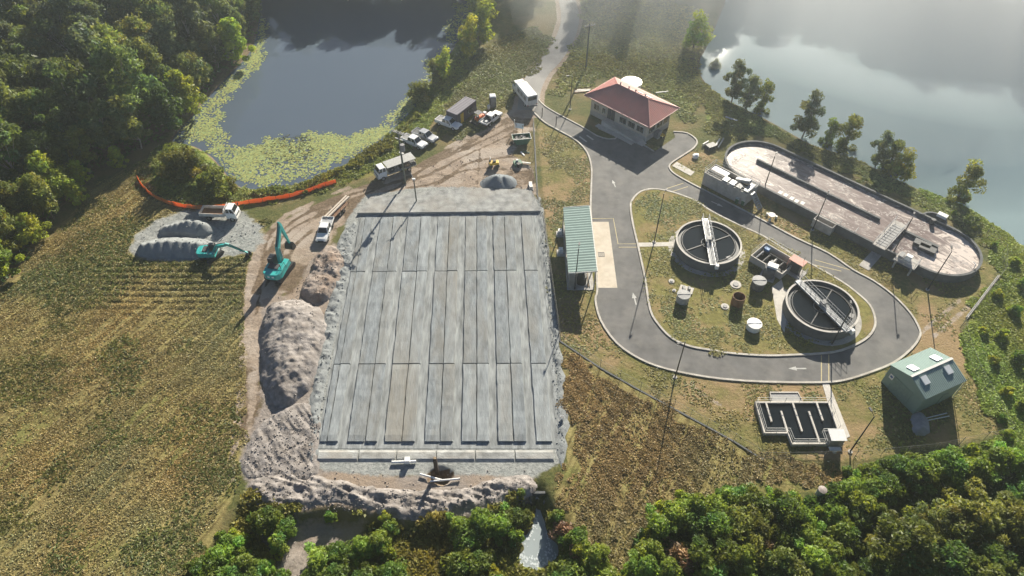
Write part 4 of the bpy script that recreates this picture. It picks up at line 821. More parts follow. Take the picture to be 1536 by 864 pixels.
for i in range(1, 38):
    x = -hx + i * (2 * hx / 38)
    zt = min(1, (hx - abs(x)) / (hx - rx))
    for sg in (-1, 1): ribs.cyl((x, sg * (hy - 0.02), ez + .01), (x, sg * hy * (1 - zt), ez + (rzt - ez) * zt + .01), 0.035, 0.035, 4)
for i in range(1, 22):
    y = -hy + i * (2 * hy / 22); zt = 1 - abs(y) / hy
    for sg in (-1, 1): ribs.cyl((sg * (hx - .02), y, ez + .01), (sg * (hx - (hx - rx) * zt), y, ez + (rzt - ez) * zt + .01), 0.035, 0.035, 4)
ribs.build('roof_rib', M_roofr, roof)
cap = MB().cyl(r0, r1, 0.11, 0.11, 6)
for a, b in ((e[0], r0), (e[3], r0), (e[1], r1), (e[2], r1)): cap.cyl(a, b, 0.09, 0.09, 6)
cap.build('ridge_cap', M_ridge, roof)
MB().strip([(-hx, -hy), (hx, -hy), (hx, hy), (-hx, hy)], -0.14, 0.0, ez - 0.18, ez - 0.02, True).build('gutter', M_ridge, roof)
for x in (-3.0, -1.0, 0.6, 2.8): MB().cyl((x, 0.1, rzt - .1), (x, .1, rzt + .45), .11, .11, 8).cyl((x, .1, rzt + .45), (x, .1, rzt + .55), .2, .16, 8).build('roof_vent', M_dgrey, roof)
MB().box((2.9, 1.3, rzt - 0.5), (1.3, .9, .06), rx=-R(25.8)).build('roof_window', M_skyl, roof)
MB().box((0.9, 1.3, rzt - 0.5), (1.1, .8, .06), rx=-R(25.8)).build('roof_window', M_skyl, roof)
def window(par, x, y, z, w_, h_, axis, sgn, fm=M_offw):
    m = MB(); d = 0.05
    if axis == 'y': m.box((x, y + sgn * 0.04, z), (w_ + .12, .06, h_ + .12))
    else: m.box((x + sgn * 0.04, y, z), (.06, w_ + .12, h_ + .12))
    f = m.build('window', fm, par)
    for k in (-1, 1):
        p = MB()
        if axis == 'y': p.box((x + k * w_ / 4, y + sgn * 0.075, z), (w_ / 2 - .05, .03, h_))
        else: p.box((x + sgn * 0.075, y + k * w_ / 4, z), (.03, w_ / 2 - .05, h_))
        p.build('pane', M_glass, f)
for x, w_ in ((-5.2, 1.3), (-3.4, .8), (1.2, 1.6), (3.2, 1.6), (5.2, 1.6)): window(ob, x, -wy, 2.2, w_, 1.15, 'y', -1)
for y in (-2.2, 0.2, 2.2): window(ob, wx, y, 2.2, 1.8, 1.2, 'x', 1)
for y in (-1.8, 1.8): window(ob, -wx, y, 2.2, 1.5, 1.1, 'x', -1)
for x in (-2.1, -1.2): MB().box((x, -wy - .02, fl + 1.05), (.8, .08, 2.1)).build('door', M_dgrey, ob)
rp = MB().hexa([(-2.6, -wy - 1.5, 0), (5.8, -wy - 1.5, 0), (5.8, -wy - .02, 0), (-2.6, -wy - .02, 0), (-2.6, -wy - 1.5, fl), (5.8, -wy - 1.5, .3), (5.8, -wy - .02, .3), (-2.6, -wy - .02, fl)]); rp.build('ramp', M_concl, ob)
rails(MB(), [(-2.6, -wy - 1.45), (5.8, -wy - 1.45)], 0.45, 1.05).build('ramp_rail', M_rail, ob)
rails(MB(), [(-1.0, -wy - 2.6), (5.6, -wy - 2.6)], 0.05, 1.0).build('ramp_rail', M_rail, ob)
MB().zbox(-3.2, 5.4, -wy - 2.5, -wy - 1.55, 0.0, .18).build('footpath', M_concl, ob)
st = MB()
for i in range(4): st.zbox(5.9 + i * .3, 6.2 + i * .3, -wy - 1.4, -wy - .1, 0, .55 - i * .13)
st.build('steps', M_concl, ob)
MB().zbox(wx + .05, wx + 1.0, -1.2, .0, 0, 1.3).build('air_unit', M_mgrey, ob)
MB().zbox(-1.0, .1, wy + .6, wy + 1.4, 0, 1.0).build('air_unit', M_mgrey, ob)
def water_tank(name, label, px, r, h, m, lid=None, z=0.0, lidr=0.02, group=None):
    p = P2(*px); t = thing(name, label, 'tank', (p[0], p[1], z), 0, group)
    MB().lathe([(0, 0), (r, 0), (r, h), (r * .97, h)], 28).build('body', m, t, True)
    MB().lathe([(r + lidr, h - .12), (r + lidr, h), (r * .55, h + .14), (0, h + .2)], 28).build('lid', lid or m, t, True)
    MB().cyl((r * .4, 0, h + .1), (r * .4, 0, h + .26), .22, .22, 12).build('hatch', lid or m, t); return t
water_tank('water_tank', 'round white water tank behind the red-roofed office', (945, 137), 2.1, 2.2, M_white)
water_tank('small_tank', 'low white lid tank beside the path near the inlet works', (1043, 236), .55, .45, M_white)
yb = thing('yellow_trolley', 'small yellow trolley parked by the office steps', 'trolley', (*P2(991, 205), 0), R(-45))
MB().box((0, 0, .45), (1.2, .7, .3)).build('tray', M_yellow, yb); rails(MB(), [(-.6, .3), (-.6, -.3)], .6, .6).build('handle', M_yellow, yb)
for x in (-.4, .4):
    for y in (-.36, .36): MB().cyl((x, y - .04, .2), (x, y + .04, .2), .2, .2, 12).build('wheel', M_tyre, yb)

# ---- open-sided wash-down shed
cp = thing('open_shed', 'open-sided shed with pale green roof beside the wash slab', 'shed', (10.15, 77.1, 0))
cx, cy = 2.05, 7.25
rfm = corrug(MB(), (-cx, -cy, 3.75), (-cx, cy, 3.75), (cx, cy, 4.15), (cx, -cy, 4.15), 26); rfo = rfm.build('roof', M_teal_roof, cp)
MB().box((cx + .06, 0, 4.1), (.1, 2 * cy, .16)).build('gutter', M_offw, rfo); MB().box((0, -cy - .03, 3.92), (2 * cx, .06, .2), ry=-R(5.6)).build('barge_board', M_offw, rfo)
MB().box((0, cy + .03, 3.92), (2 * cx, .06, .2), ry=-R(5.6)).build('barge_board', M_offw, rfo)
for y in (-7.0, -3.5, 0, 3.5, 7.0):
    for x, z in ((-1.9, 3.72), (1.9, 4.08)): MB().box((x, y, z / 2), (.14, .14, z)).build('post', M_steel, cp)
MB().zbox(-2.0, 2.0, -7.15, 7.15, 0, .12).build('slab', M_conc, cp)
MB().zbox(-2.0, -1.95, -7.0, 7.0, .12, 1.6).build('side_screen', M_mgrey, cp)
MB().zbox(-1.7, -1.2, 2, 6, .12, .95).build('bench', M_wood, cp)
MB().cyl((.2, -5.6, .12), (.2, -5.6, 1.6), .75, .75, 20).build('tank', M_black, cp)
for i in range(3): MB().cyl((.9 + .25 * i, -6.6, .2), (.9 + .25 * i, -3.6, .9 - .2 * i), .07, .07, 8).build('pipe', (M_offw, M_wood, M_offw)[i], cp)
for px, lb in (((840, 352), 'white covered machine at the upper left side of the open shed'), ((841, 380), 'white covered machine at the lower left side of the open shed')):
    p = P2(*px); t = thing('pump_unit', lb, 'pump', (p[0], p[1], 0))
    MB().box((0, 0, .08), (1.2, 1.4, .16)).build('base', M_concl, t); MB().box((0, .1, .55), (.8, .8, .8), taper=.8).build('cover', M_white, t); MB().cyl((.3, -.4, .3), (.9, -.4, .3), .12, .12, 8).build('pipe', M_steel, t); MB().box((-.3, -.5, .4), (.3, .25, .5)).build('motor', M_offw, t)
dr = thing('drain_grate', 'small dark drain grate in the pale wash slab', 'drain', (*P2(902, 382), 0.046))
MB().strip([(-.45, -.45), (.45, -.45), (.45, .45), (-.45, .45)], -.05, .05, 0, .03, True).build('frame', M_dgrey, dr)
for i in range(6): MB().box((-.3 + i * .12, 0, .012), (.05, .8, .02)).build('bar', M_dgrey, dr)

# ---- clarifiers
def clarifier(c, rz, label, R0=5.0, H=1.75):
    t = thing('clarifier_tank', label, 'clarifier', (c[0], c[1], 0.12), rz)
    MB().lathe([(R0 - .28, 0), (R0 - .28, H), (R0 - .3, H), (R0, H), (R0, 0)], 72).build('wall', M_concd, t, True)
    MB().lathe([(R0 - .25, H - .02), (R0 - .25, H + .06), (R0 + .02, H + .06), (R0 + .02, H - .02)], 72).build('rim', M_concl, t, True)
    MB().lathe([(0, H - .36), (R0 - .27, H - .36)], 64).build('water', M_tankw, t)
    lau = MB().lathe([(R0 - 1.0, H - .5), (R0 - 1.0, H - .22), (R0 - .92, H - .22), (R0 - .92, H - .5)], 72).build('launder', M_dgrey, t, True)
    MB().lathe([(R0 - .75, H - .5), (R0 - .75, H - .32), (R0 - .28, H - .32)], 72).build('weir', M_dgrey, t, True)
    MB().lathe([(1.05, H - .8), (1.05, H - .25), (1.12, H - .25), (1.12, H - .8)], 36).build('centre_well', M_mgrey, t, True)
    MB().cyl((0, 0, H - .7), (0, 0, H + .1), .2, .2, 12).build('drive_column', M_mgrey, t)
    br = MB(); br.box((0, 0, H + .12), (.8, 2 * R0 + .5, .08)); br.box((-.44, 0, H + .05), (.1, 2 * R0 + .6, .28)); br.box((.44, 0, H + .05), (.1, 2 * R0 + .6, .28))
    bo = br.build('bridge', M_steel, t)
    rails(MB(), [(-.5, -R0 - .2), (-.5, R0 + .2)], H + .18, 1.0, .03, 1.0).build('handrail', M_steel, bo); rails(MB(), [(.5, -R0 - .2), (.5, R0 + .2)], H + .18, 1.0, .03, 1.0).build('handrail', M_steel, bo)
    gr = MB()
    for i in range(40): gr.box((0, -R0 + .25 * i, H + .175), (.7, .09, .03))
    gr.build('grating', M_mgrey, bo)
    MB().box((0, 0, H + .5), (.7, .7, .6)).build('drive_motor', M_mgrey, t)
    sc = MB()
    for a in (0.5, 0.5 + math.pi): sc.box((math.cos(a) * 2.2, math.sin(a) * 2.2, H - .3), (4.0, .14, .16), rz=a)
    sc.build('scum_arm', M_dgrey, t)
    MB().box((R0 * .55, -R0 * .6, H - .45), (.8, .6, .3), rz=.5).build('scum_box', M_mgrey, t)
    MB().box((.55, -R0 - .35, H - .1), (.5, .5, .7)).build('control_box', M_white, t)
    MB().lathe([(R0, .02), (R0 + .9, .02)], 48).build('apron', M_conc, t)
    return t
clarifier((30.38, 78.5), R(-4), 'round clarifier tank with white bridge on the upper left of the lawn')
clarifier((43.85, 65.3), R(24), 'round dark clarifier tank with steel bridge inside the road bend')

# ---- oxidation ditch
M_mix = bpy.data.materials.new('mixed liquor'); M_mix.use_nodes = True
def mixmat():
    n = M_mix.node_tree.nodes; l = M_mix.node_tree.links; b = n['Principled BSDF']; b.inputs['Roughness'].default_value = 0.35; b.inputs['Specular IOR Level'].default_value = 0.08
    tc = n.new('ShaderNodeTexCoord'); mp = n.new('ShaderNodeMapping'); mp.inputs['Scale'].default_value = (0.35, 0.8, 1); l.new(tc.outputs['Object'], mp.inputs[0])
    a = n.new('ShaderNodeTexNoise'); a.inputs['Scale'].default_value = 0.9; a.inputs['Detail'].default_value = 9; a.inputs['Roughness'].default_value = 0.72; a.inputs['Distortion'].default_value = 1.6; l.new(mp.outputs[0], a.inputs[0])
    g = n.new('ShaderNodeSeparateXYZ'); l.new(tc.outputs['Object'], g.inputs[0])
    k = n.new('ShaderNodeMapRange'); k.inputs[1].default_value = 12; k.inputs[2].default_value = 17; k.inputs[3].default_value = 0; k.inputs[4].default_value = 0.16; l.new(g.outputs[0], k.inputs[0])
    ad = n.new('ShaderNodeMath'); l.new(a.outputs[0], ad.inputs[0]); l.new(k.outputs[0], ad.inputs[1])
    cr = n.new('ShaderNodeValToRGB'); l.new(ad.outputs[0], cr.inputs[0]); e = cr.color_ramp.elements
    e[0].position = 0.36; e[0].color = (0.17, 0.13, 0.12, 1); e[1].position = 0.64; e[1].color = (0.66, 0.58, 0.52, 1)
    q = e.new(0.50); q.color = (0.225, 0.18, 0.17, 1); q = e.new(0.57); q.color = (0.29, 0.25, 0.23, 1)
    l.new(cr.outputs[0], b.inputs['Base Color'])
    bp = n.new('ShaderNodeBump'); bp.inputs['Strength'].default_value = 0.4; bp.inputs['Distance'].default_value = 0.15; l.new(a.outputs[0], bp.inputs['Height']); l.new(bp.outputs[0], b.inputs['Normal'])
mixmat()
OD = (54.65, 88.6); ODR = R(-45)
od = thing('oxidation_ditch', 'long oval concrete oxidation ditch full of brown foaming water', 'ditch', (OD[0], OD[1], 0), ODR)
hl, rr0, Hd = 15.5, 6.2, 1.5
def stadium(r, n=20): return [(hl + r * math.cos(a), r * math.sin(a)) for a in np.linspace(-math.pi / 2, math.pi / 2, n)] + [(-hl + r * math.cos(a), r * math.sin(a)) for a in np.linspace(math.pi / 2, 1.5 * math.pi, n)]
MB().strip(stadium(rr0), 0.0, 0.3, 0, Hd, True).build('outer_wall', M_concd, od, True)
MB().strip(stadium(rr0), -0.04, 0.33, Hd, Hd + .05, True).build('wall_coping', M_concd, od)
flat('mixed_water', stadium(rr0 - .1), Hd - .45, M_mix, od)
MB().zbox(-hl - .8, 6.2, .0, .35, 0, Hd + .02).build('dividing_wall', M_concd, od); MB().zbox(8.4, 15.5, -.05, .4, 0, Hd + .02).build('dividing_wall', M_concd, od)
lc = lambda px, z=1.6: to_local(OD, ODR, P2(*px, z))
b0 = lc((1329, 346))
bd = MB().zbox(b0[0] - .1, b0[0] + 1.9, -rr0 - .5, 1.2, Hd + .06, Hd + .22); bdo = bd.build('bridge_deck', M_conc, od)
for i in range(9): MB().zbox(b0[0] + .1, b0[0] + 1.7, -rr0 + .2 + i * .7, -rr0 + .78 + i * .7, Hd + .225, Hd + .26).build('grate_panel', M_mgrey, bdo)
rails(MB(), [(b0[0] - .05, -rr0 - .4), (b0[0] - .05, 1.1)], Hd + .2, 1.0).build('handrail', M_steel, bdo); rails(MB(), [(b0[0] + 1.85, -rr0 - .4), (b0[0] + 1.85, 1.1)], Hd + .2, 1.0).build('handrail', M_steel, bdo)
b1 = lc((1405, 325)); 
hb = MB().lathe([(1.9, 0), (1.9, Hd + .1), (1.6, Hd + .1), (1.6, 0)], 24, (b1[0], rr0 - .2, 0), 0, math.pi); hb.build('aerator_recess', M_concd, od, True)
MB().box((b1[0] + .6, rr0 + 1.2, Hd + .35), (1.5, .9, .5)).build('aerator_cover', M_white, od)
MB().cyl((b1[0], rr0 - .9, Hd - .6), (b1[0], rr0 - .9, Hd + .5), .35, .35, 14).build('aerator_shaft', M_dgrey, od)
for k, px in enumerate([(1384, 365), (1392, 372)]):
    q = lc(px); MB().box((q[0], q[1], Hd - .1), (2.4, 1.3, .5), rz=.1).build('rotor_cover', M_dgrey, od)
q = lc((1365, 386)); pl = MB().zbox(q[0] - 1.6, q[0] + 1.6, -rr0 - 1.5, -rr0 + .9, Hd + .06, Hd + .2).build('platform', M_conc, od)
MB().box((q[0], -rr0 - .2, Hd + .7), (.9, .7, .9)).build('drive_box', M_white, pl); MB().box((q[0] - 1.0, -rr0 - .2, Hd + .5), (.6, 1.2, .6)).build('motor', M_mgrey, pl)
rails(MB(), [(q[0] - 1.5, -rr0 - 1.4), (q[0] + 1.5, -rr0 - 1.4), (q[0] + 1.5, -rr0 + .6)], Hd + .2, 1.0).build('handrail', M_steel, pl)
MB().cyl((q[0] - 1.2, -rr0 - 1.2, 0), (q[0] - 1.2, -rr0 - 1.2, Hd), .15, .15, 8).cyl((q[0] + 1.2, -rr0 - 1.2, 0), (q[0] + 1.2, -rr0 - 1.2, Hd), .15, .15, 8).build('leg', M_conc, pl)
q = lc((1242, 328)); wb = MB().strip([(q[0] - 1.6, -rr0 - 1.3), (q[0] + 1.6, -rr0 - 1.3), (q[0] + 1.6, -rr0 - .06), (q[0] - 1.6, -rr0 - .06)], -.12, .12, 0, Hd + .1, True).build('weir_box', M_conc, od)
MB().zbox(q[0] - 1.5, q[0] + 1.5, -rr0 - 1.2, -rr0 - .1, .3, .7).build('weir_water', M_tankw, wb)
rails(MB(), [(q[0] - 1.6, -rr0 + .4), (q[0] + 2.0, -rr0 + .4)], Hd, 1.0).build('handrail', M_railw, wb)
q = lc((1286, 345)); rails(MB(), [(q[0], -rr0 - .1), (q[0], -rr0 + 1.2)], Hd, .6).build('gauge_post', M_railw, od)
q = lc((1462, 400)); MB().tube([(q[0], q[1], 0), (q[0], q[1], 2.0), (q[0] - .5, q[1] + .4, 2.0)], .07).build('overflow_pipe', M_white, od)
def ditch_foam():
    rg = np.random.default_rng(12); N = 26000; st_ = stadium(rr0 - .25); X = rg.uniform(-22, 22, N); Y = rg.uniform(-6.2, 6.2, N)
    sw = fbm(X * 0.55 + 2.2 * fbm(X, Y, 3.5, 2, 5), Y * 1.1 + 2.2 * fbm(X, Y, 3.5, 2, 6), 1.5, 4, 7)
    dens = sm(sw, 0.56, 0.68) * (0.18 + 0.85 * sm(X, 13.5, 16.5) + 0.6 * (1 - sm(np.hypot(X + 13, Y - 2.2), 2, 6)) + 0.35 * sm(Y, 2, 5) * (X < 8))
    k = (sdf(st_, X, Y) > 0.1) & (rg.random(N) < dens); X, Y = X[k], Y[k]; N = len(X); r = 0.04 + 0.10 * rg.random(N); an = np.arange(6) / 6 * 6.283; of = rg.random(N)[:, None] * 6
    V = np.stack([X[:, None] + 1.7 * r[:, None] * np.cos(an + of), Y[:, None] + r[:, None] * np.sin(an + of), Hd - .443 + .02 * rg.random(N)[:, None] + 0 * an], 2).reshape(-1, 3)
    o = npmesh('foam', V, np.arange(N * 6).reshape(-1, 6), mat('scum foam', (.46, .41, .38), .85, .15), parent=od); o['kind'] = 'stuff'
ditch_foam()
# ---- inlet works
IW = Vector((36.9, 93.3)); iw = thing('inlet_works', 'raised concrete inlet works with screens and rails beside the ditch', 'inlet works', (IW.x, IW.y, 0), R(-45))
L_, W_ = 4.2, 1.7
MB().strip([(-L_, -W_), (L_, -W_), (L_, W_), (-L_, W_)], 0, .25, 0, 2.5, True).build('wall', M_conc, iw); MB().zbox(-L_ + .2, L_ - .2, -W_ + .2, W_ - .2, 1.5, 1.7).build('channel_water', M_tankw, iw)
MB().zbox(-L_ + .2, L_ - .2, -.2, .1, .2, 2.45).build('channel_wall', M_conc, iw); MB().zbox(-L_ + .26, -1.0, .2, W_ - .26, 2.3, 2.4).build('cover_plate', M_steel, iw)
for i in range(3): MB().box((-.4 + i * 1.3, -.9, 2.6), (.9, 1.2, .35)).build('screen_unit', (M_steel, M_white, M_mgrey)[i], iw)
MB().box((1.9, .6, 2.9), (2.6, .7, .5), ry=R(-18)).build('screw_press', M_steel, iw); MB().box((3.6, -.2, 2.7), (.8, 2.4, .2)).build('walkway', M_steel, iw)
ru = rails(MB(), [(-L_, -W_ - .1), (L_, -W_ - .1), (L_ + .1, W_), (-L_, W_), (-L_, -W_ - .1)], 2.5, 1.0); ru.build('handrail', M_railw, iw)
stp = MB()
for i in range(8): stp.box((L_ + .4 + i * .27, -.6, 2.35 - i * .3), (.26, 1.1, .06))
stp.box((L_ + 1.4, -1.15, 1.3), (2.9, .06, .25), ry=R(48)); stp.box((L_ + 1.4, -.05, 1.3), (2.9, .06, .25), ry=R(48)); stp.build('stairs', M_steel, iw)
# ---- wheelie bins and table
M_bin = mat('green bin', (0.03, 0.12, 0.05), 0.5, 0.1); M_lidw = mat('pale lid', (0.62, 0.66, 0.60), 0.5, 0.05)
def wbin(px, lb, rz):
    p = P2(*px); t = thing('wheelie_bin', lb, 'bin', (p[0], p[1], 0), rz, 'bins beside the ditch')
    MB().box((0, 0, .5), (.5, .58, 1.0), taper=1.12).build('body', M_bin, t); MB().box((0, 0, 1.05), (.62, .72, .09), rx=.08).build('lid', M_lidw, t)
    for x in (-.24, .24): MB().cyl((x - .04, .3, .12), (x + .04, .3, .12), .12, .12, 10).build('wheel', M_tyre, t)
for i, px in enumerate([(1168, 296), (1176, 300), (1185, 305), (1192, 309), (1201, 312)]): wbin(px, ['first', 'second', 'third', 'fourth', 'last'][i] + ' green bin with pale lid in the row along the ditch wall', R(-45))
wbin((1105, 304), 'left one of two pale-lidded bins below the inlet works', R(-40)); wbin((1114, 307), 'right one of two pale-lidded bins below the inlet works', R(-40))
p = P2(1156, 327); pt = thing('picnic_table', 'small pale round table on the grass strip by the bins', 'table', (p[0], p[1], 0))
MB().cyl((0, 0, .68), (0, 0, .75), .6, .6, 16).build('top', M_offw, pt); MB().cyl((0, 0, 0), (0, 0, .7), .08, .08, 8).build('leg', M_steel, pt)
for a in range(3): MB().cyl((math.cos(a * 2.1) * .85, math.sin(a * 2.1) * .85, 0), (math.cos(a * 2.1) * .85, math.sin(a * 2.1) * .85, .42), .2, .2, 10).build('stool', M_offw, pt)

# ---- pump pit, silos and tanks on the lawn
PT = Vector(P2(1159, 392, .6)); pit = thing('pump_pit', 'rectangular open pump pit with dark pipework and handrails on the lawn', 'pit', (PT.x, PT.y, .12), R(-47))
px_, py_ = 2.75, 2.1
MB().strip([(-px_, -py_), (px_, -py_), (px_, py_), (-px_, py_)], 0, .22, 0, 1.2, True).build('wall', M_concl, pit); MB().zbox(-px_ + .2, px_ - .2, -py_ + .2, py_ - .2, .02, .12).build('floor', M_black, pit)
for i in range(4): MB().tube([(-2 + i * 1.15, -1.6, .9), (-2 + i * 1.15, .4, .9), (-2 + i * 1.15, .4, .2)], .13, 8).build('pipe', (M_steel, M_dgrey, M_offw, M_dgrey)[i], pit)
MB().tube([(-2.3, 1.0, .6), (2.3, 1.0, .6)], .16, 8).build('manifold', M_dgrey, pit); MB().box((-1.9, 1.2, .8), (.8, .6, .7)).build('pump', mat('blue paint', (.05, .18, .40), .5), pit); MB().box((.2, -.6, .8), (.5, .5, .5)).build('pump', M_mgrey, pit)
rails(MB(), [(-px_, -py_), (-px_, py_ + .3), (px_, py_ + .3)], 1.2, 1.0).build('handrail', M_rail, pit); rails(MB(), [(-px_, py_ + 1.2), (px_, py_ + 1.2)], 0.0, 1.0).build('handrail', M_rail, pit)
p = P2(1151, 415); sv = thing('vent_silo', 'grey upright cylinder with white box on top beside the pump pit', 'silo', (p[0], p[1], .12), R(-30))
MB().cyl((0, 0, 0), (0, 0, 1.9), .85, .85, 24).build('body', M_concd, sv, True); MB().box((.2, .2, 2.1), (1.5, .95, .4)).build('top_box', M_white, sv); MB().box((0, 0, .06), (2.2, 2.2, .12)).build('base', M_conc, sv)
def lidtank(px, r, h, m, lid, label, name='round_tank'):
    p = P2(*px); t = thing(name, label, 'tank', (p[0], p[1], .12))
    MB().lathe([(r - .08, .05), (r - .08, h), (r, h), (r, 0)], 28).build('body', m, t, True)
    if lid is not None:
        MB().lathe([(0, h + .1), (r + .06, h + .04), (r + .06, h - .1), (r, h - .1)], 28).build('lid', lid, t, True)
        MB().box((0, 0, h + .1), (r * 1.9, .1, .06)).build('lid_bar', lid, t)
    else: MB().lathe([(0, .25), (r - .08, .25)], 24).build('floor', M_black, t)
    return t
lidtank((1135, 432), .98, 1.5, M_concd, mat('grey lid', (.33, .33, .32), .7), 'dark tank with ribbed grey lid next to the vent silo')
t_ = lidtank((1023, 452), .92, 1.35, M_conc, mat('grey lid', (.33, .33, .32)), 'small grey tank with flat lid on the left of the lawn')
p = to_local(P2(1023, 452), 0, P2(1029, 436)); MB().box((p[0], p[1], .1), (2.0, 1.3, .2), rz=-.4).build('pad', M_concl, t_); MB().box((p[0] - .4, p[1], .4), (.35, .7, .5)).build('valve', M_mgrey, t_); MB().box((p[0] + .4, p[1], .35), (.3, .6, .4)).build('valve', M_mgrey, t_)
lidtank((1105, 456), .9, 1.55, M_rust, None, 'open-topped rusty brown tank in the middle of the lawn')
lidtank((1129, 493), .98, 1.0, M_white, M_white, 'white round tank near the bottom of the lawn')
for px, lb, r in (((1103, 428), 'round concrete manhole between rusty tank and clarifier', .85), ((1087, 461), 'round concrete manhole left of the rusty tank', .6), ((1007, 423), 'small pale manhole by the left lawn tank', .45), ((1011, 437), 'tiny manhole lid beside the left lawn tank', .3)):
    p = P2(*px); t = thing('manhole', lb, 'manhole', (p[0], p[1], .12)); MB().cyl((0, 0, 0), (0, 0, .12), r, r * .97, 20).build('surround', M_concl, t); MB().cyl((0, 0, .12), (0, 0, .2), r * .5, r * .5, 16).build('cover', M_mgrey, t)
p = P2(1190, 408); oc = thing('switch_cabinet', 'tall grey switch cabinet with orange-pink sunshade by the second clarifier', 'cabinet', (p[0], p[1], .12), R(-47))
MB().box((0, 0, 1.0), (1.6, .8, 2.0)).build('cabinet', M_dgrey, oc); MB().box((0, .1, 2.25), (2.3, 1.3, .08), rx=R(6)).build('sunshade', mat('pink sheet', (.72, .36, .28), .6), oc); MB().box((-1.15, .1, 1.55), (.06, 1.3, 1.3)).build('side_panel', mat('pink sheet', (.72, .36, .28)), oc)
for x in (-1.05, 1.05):
    for y in (-.4, .6): MB().cyl((x, y, 0), (x, y, 2.22), .04, .04, 6).build('post', M_steel, oc)
MB().box((0, 0, .05), (3.2, 2.4, .1)).build('slab', M_conc, oc); rails(MB(), [(1.5, -1.1), (1.5, 1.1)], .1, 1.0).build('rail', M_steel, oc); MB().cyl((.6, .6, 2.2), (.6, .6, 3.0), .03, .03, 6).build('aerial', M_black, oc)

# ---- chlorine contact tank with baffles
CT = (35.75, 46.9); ct = thing('contact_tank', 'stepped concrete contact tank with baffle walls and dark water below the road', 'tank', (CT[0], CT[1], 0))
oc_ = [to_local(CT, 0, P2(x, y, 1.0)) for x, y in ((1136, 601), (1245, 602), (1264, 661), (1191, 663), (1183, 646), (1150, 645))]
oc_ = [(-4.65, 3.05), (4.6, 3.05), (4.55, -2.9), (-1.65, -2.9), (-1.75, -1.4), (-4.6, -1.4)]
MB().strip(oc_, -.12, .14, 0, .55, True).build('wall', M_concl, ct); flat('water', oc_, .3, M_tankw, ct)
for x, y0, y1 in ((-3.35, .2, 2.95), (-1.75, -1.3, 1.75), (0.05, -1.2, 2.95), (1.75, -2.75, 1.7), (3.1, .35, 2.95)): MB().box((x, (y0 + y1) / 2, .4), (.22, y1 - y0, .3)).build('baffle', M_concl, ct)
rails(MB(), [(-4.65, 3.05), (4.6, 3.05)], .55, 1.0, .028).build('handrail', M_rail, ct); rails(MB(), [(4.6, 3.05), (4.55, -1.0)], .55, 1.0, .028).build('handrail', M_railw, ct)
rails(MB(), [(-4.65, 3.05), (-4.6, -1.4), (-1.75, -1.4), (-1.65, -2.9), (2.2, -2.9)], .55, 1.0, .028).build('handrail', M_railw, ct)
ib = MB().strip([(-2.6, 3.2), (1.4, 3.2), (1.2, 4.6), (-2.4, 4.6)], -.1, .1, 0, .5, True).build('inlet_box', M_concl, ct); MB().zbox(-2.4, 1.2, 3.3, 4.5, .1, .4).build('inlet_water', mat('slurry', (.25, .25, .25), .5), ib)
cb = thing('dosing_cabin', 'small white-roofed dosing cabin on the corner of the contact tank', 'cabin', (CT[0] + 3.5, CT[1] - 2.6, 0))
MB().box((0, 0, .9), (1.6, 1.3, 1.8)).build('wall', M_mgrey, cb); MB().box((0, 0, 1.92), (1.9, 1.55, .1), rx=R(4)).build('roof', M_white, cb); MB().box((-.2, -1.1, .6), (1.4, .5, .12)).build('shelf', M_white, cb); MB().cyl((-.2, -1.3, .2), (-.2, -1.3, .55), .25, .2, 12).build('basin', M_offw, cb)
rails(MB(), [(-1.4, -.8), (-1.4, .9), (.6, .9)], .9, 1.0).build('handrail', M_railw, cb)

# ---- green gabled shed
GS = (52.75, 52.35); gs = thing('green_shed', 'green gabled metal shed with white skylights at lower right', 'shed', (GS[0], GS[1], 0), R(24))
a_, b_, we, wr = 3.35, 2.75, 3.6, 4.6
wm = MB().profile_y([(-b_, 0), (b_, 0), (b_, we), (0, wr), (-b_, we)], -a_, a_)
for i, v in enumerate(wm.v): wm.v[i] = (v[1], v[0], v[2])
wl = wm.build('wall', M_greenw, gs)
for sg in (-1, 1):
    m = corrug(MB(), (-a_ - .12, sg * (b_ + .15), we - .02), (a_ + .12, sg * (b_ + .15), we - .02), (a_ + .12, 0, wr + .08), (-a_ - .12, 0, wr + .08), 26, .03, .04); ro = m.build('roof', M_teal_roof, gs)
    sl_ = math.atan2(wr - we + .1, b_ + .15)
    for x in (-2.0, 1.9): MB().box((x, sg * 1.0, wr - .22), (.9, 1.1, .2), rx=-sg * sl_).build('skylight', M_skyl, ro)
MB().box((0, 0, wr + .13), (2 * a_ + .3, .3, .05)).build('ridge_cap', M_offw, gs)
MB().box((-a_ - .03, .2, 1.35), (.05, 3.0, 2.7)).build('roller_door', mat('door green', (.20, .28, .245), .6), gs)
sg_ = MB().box((-a_ - .04, 1.95, 2.1), (.04, .6, .8)).build('notice', M_white, gs); MB().box((-a_ - .065, 1.95, 2.15), (.02, .35, .3)).build('symbol', mat('sign blue', (.05, .12, .3), .5), sg_)
MB().cyl((a_ + .1, -b_ - .1, 0), (a_ + .1, -b_ - .1, we), .05, .05, 8).build('downpipe', M_offw, gs)
MB().box((1.0, -b_ - .06, 1.0), (.9, .05, 2.0)).build('door', M_greenw, gs)
heap('tarp_heap', 'grey heap under tarpaulin in the shadow of the green shed', 'heap', [(1365, 622), (1380, 618), (1392, 632), (1395, 650), (1380, 656), (1366, 645)], .7, mat('tarpaulin', (.24, .25, .28), .5, .15, 2), 1.2, .2, .8, seed=51)
p = P2(1402, 629); pp = thing('pipe_stack', 'two thin white pipes lying by the green shed', 'pipes', (p[0], p[1], 0), R(12))
for y in (0, .3): MB().cyl((-2, y, .1), (2, y * 1.5, .1), .07, .07, 8).build('pipe', M_white, pp)
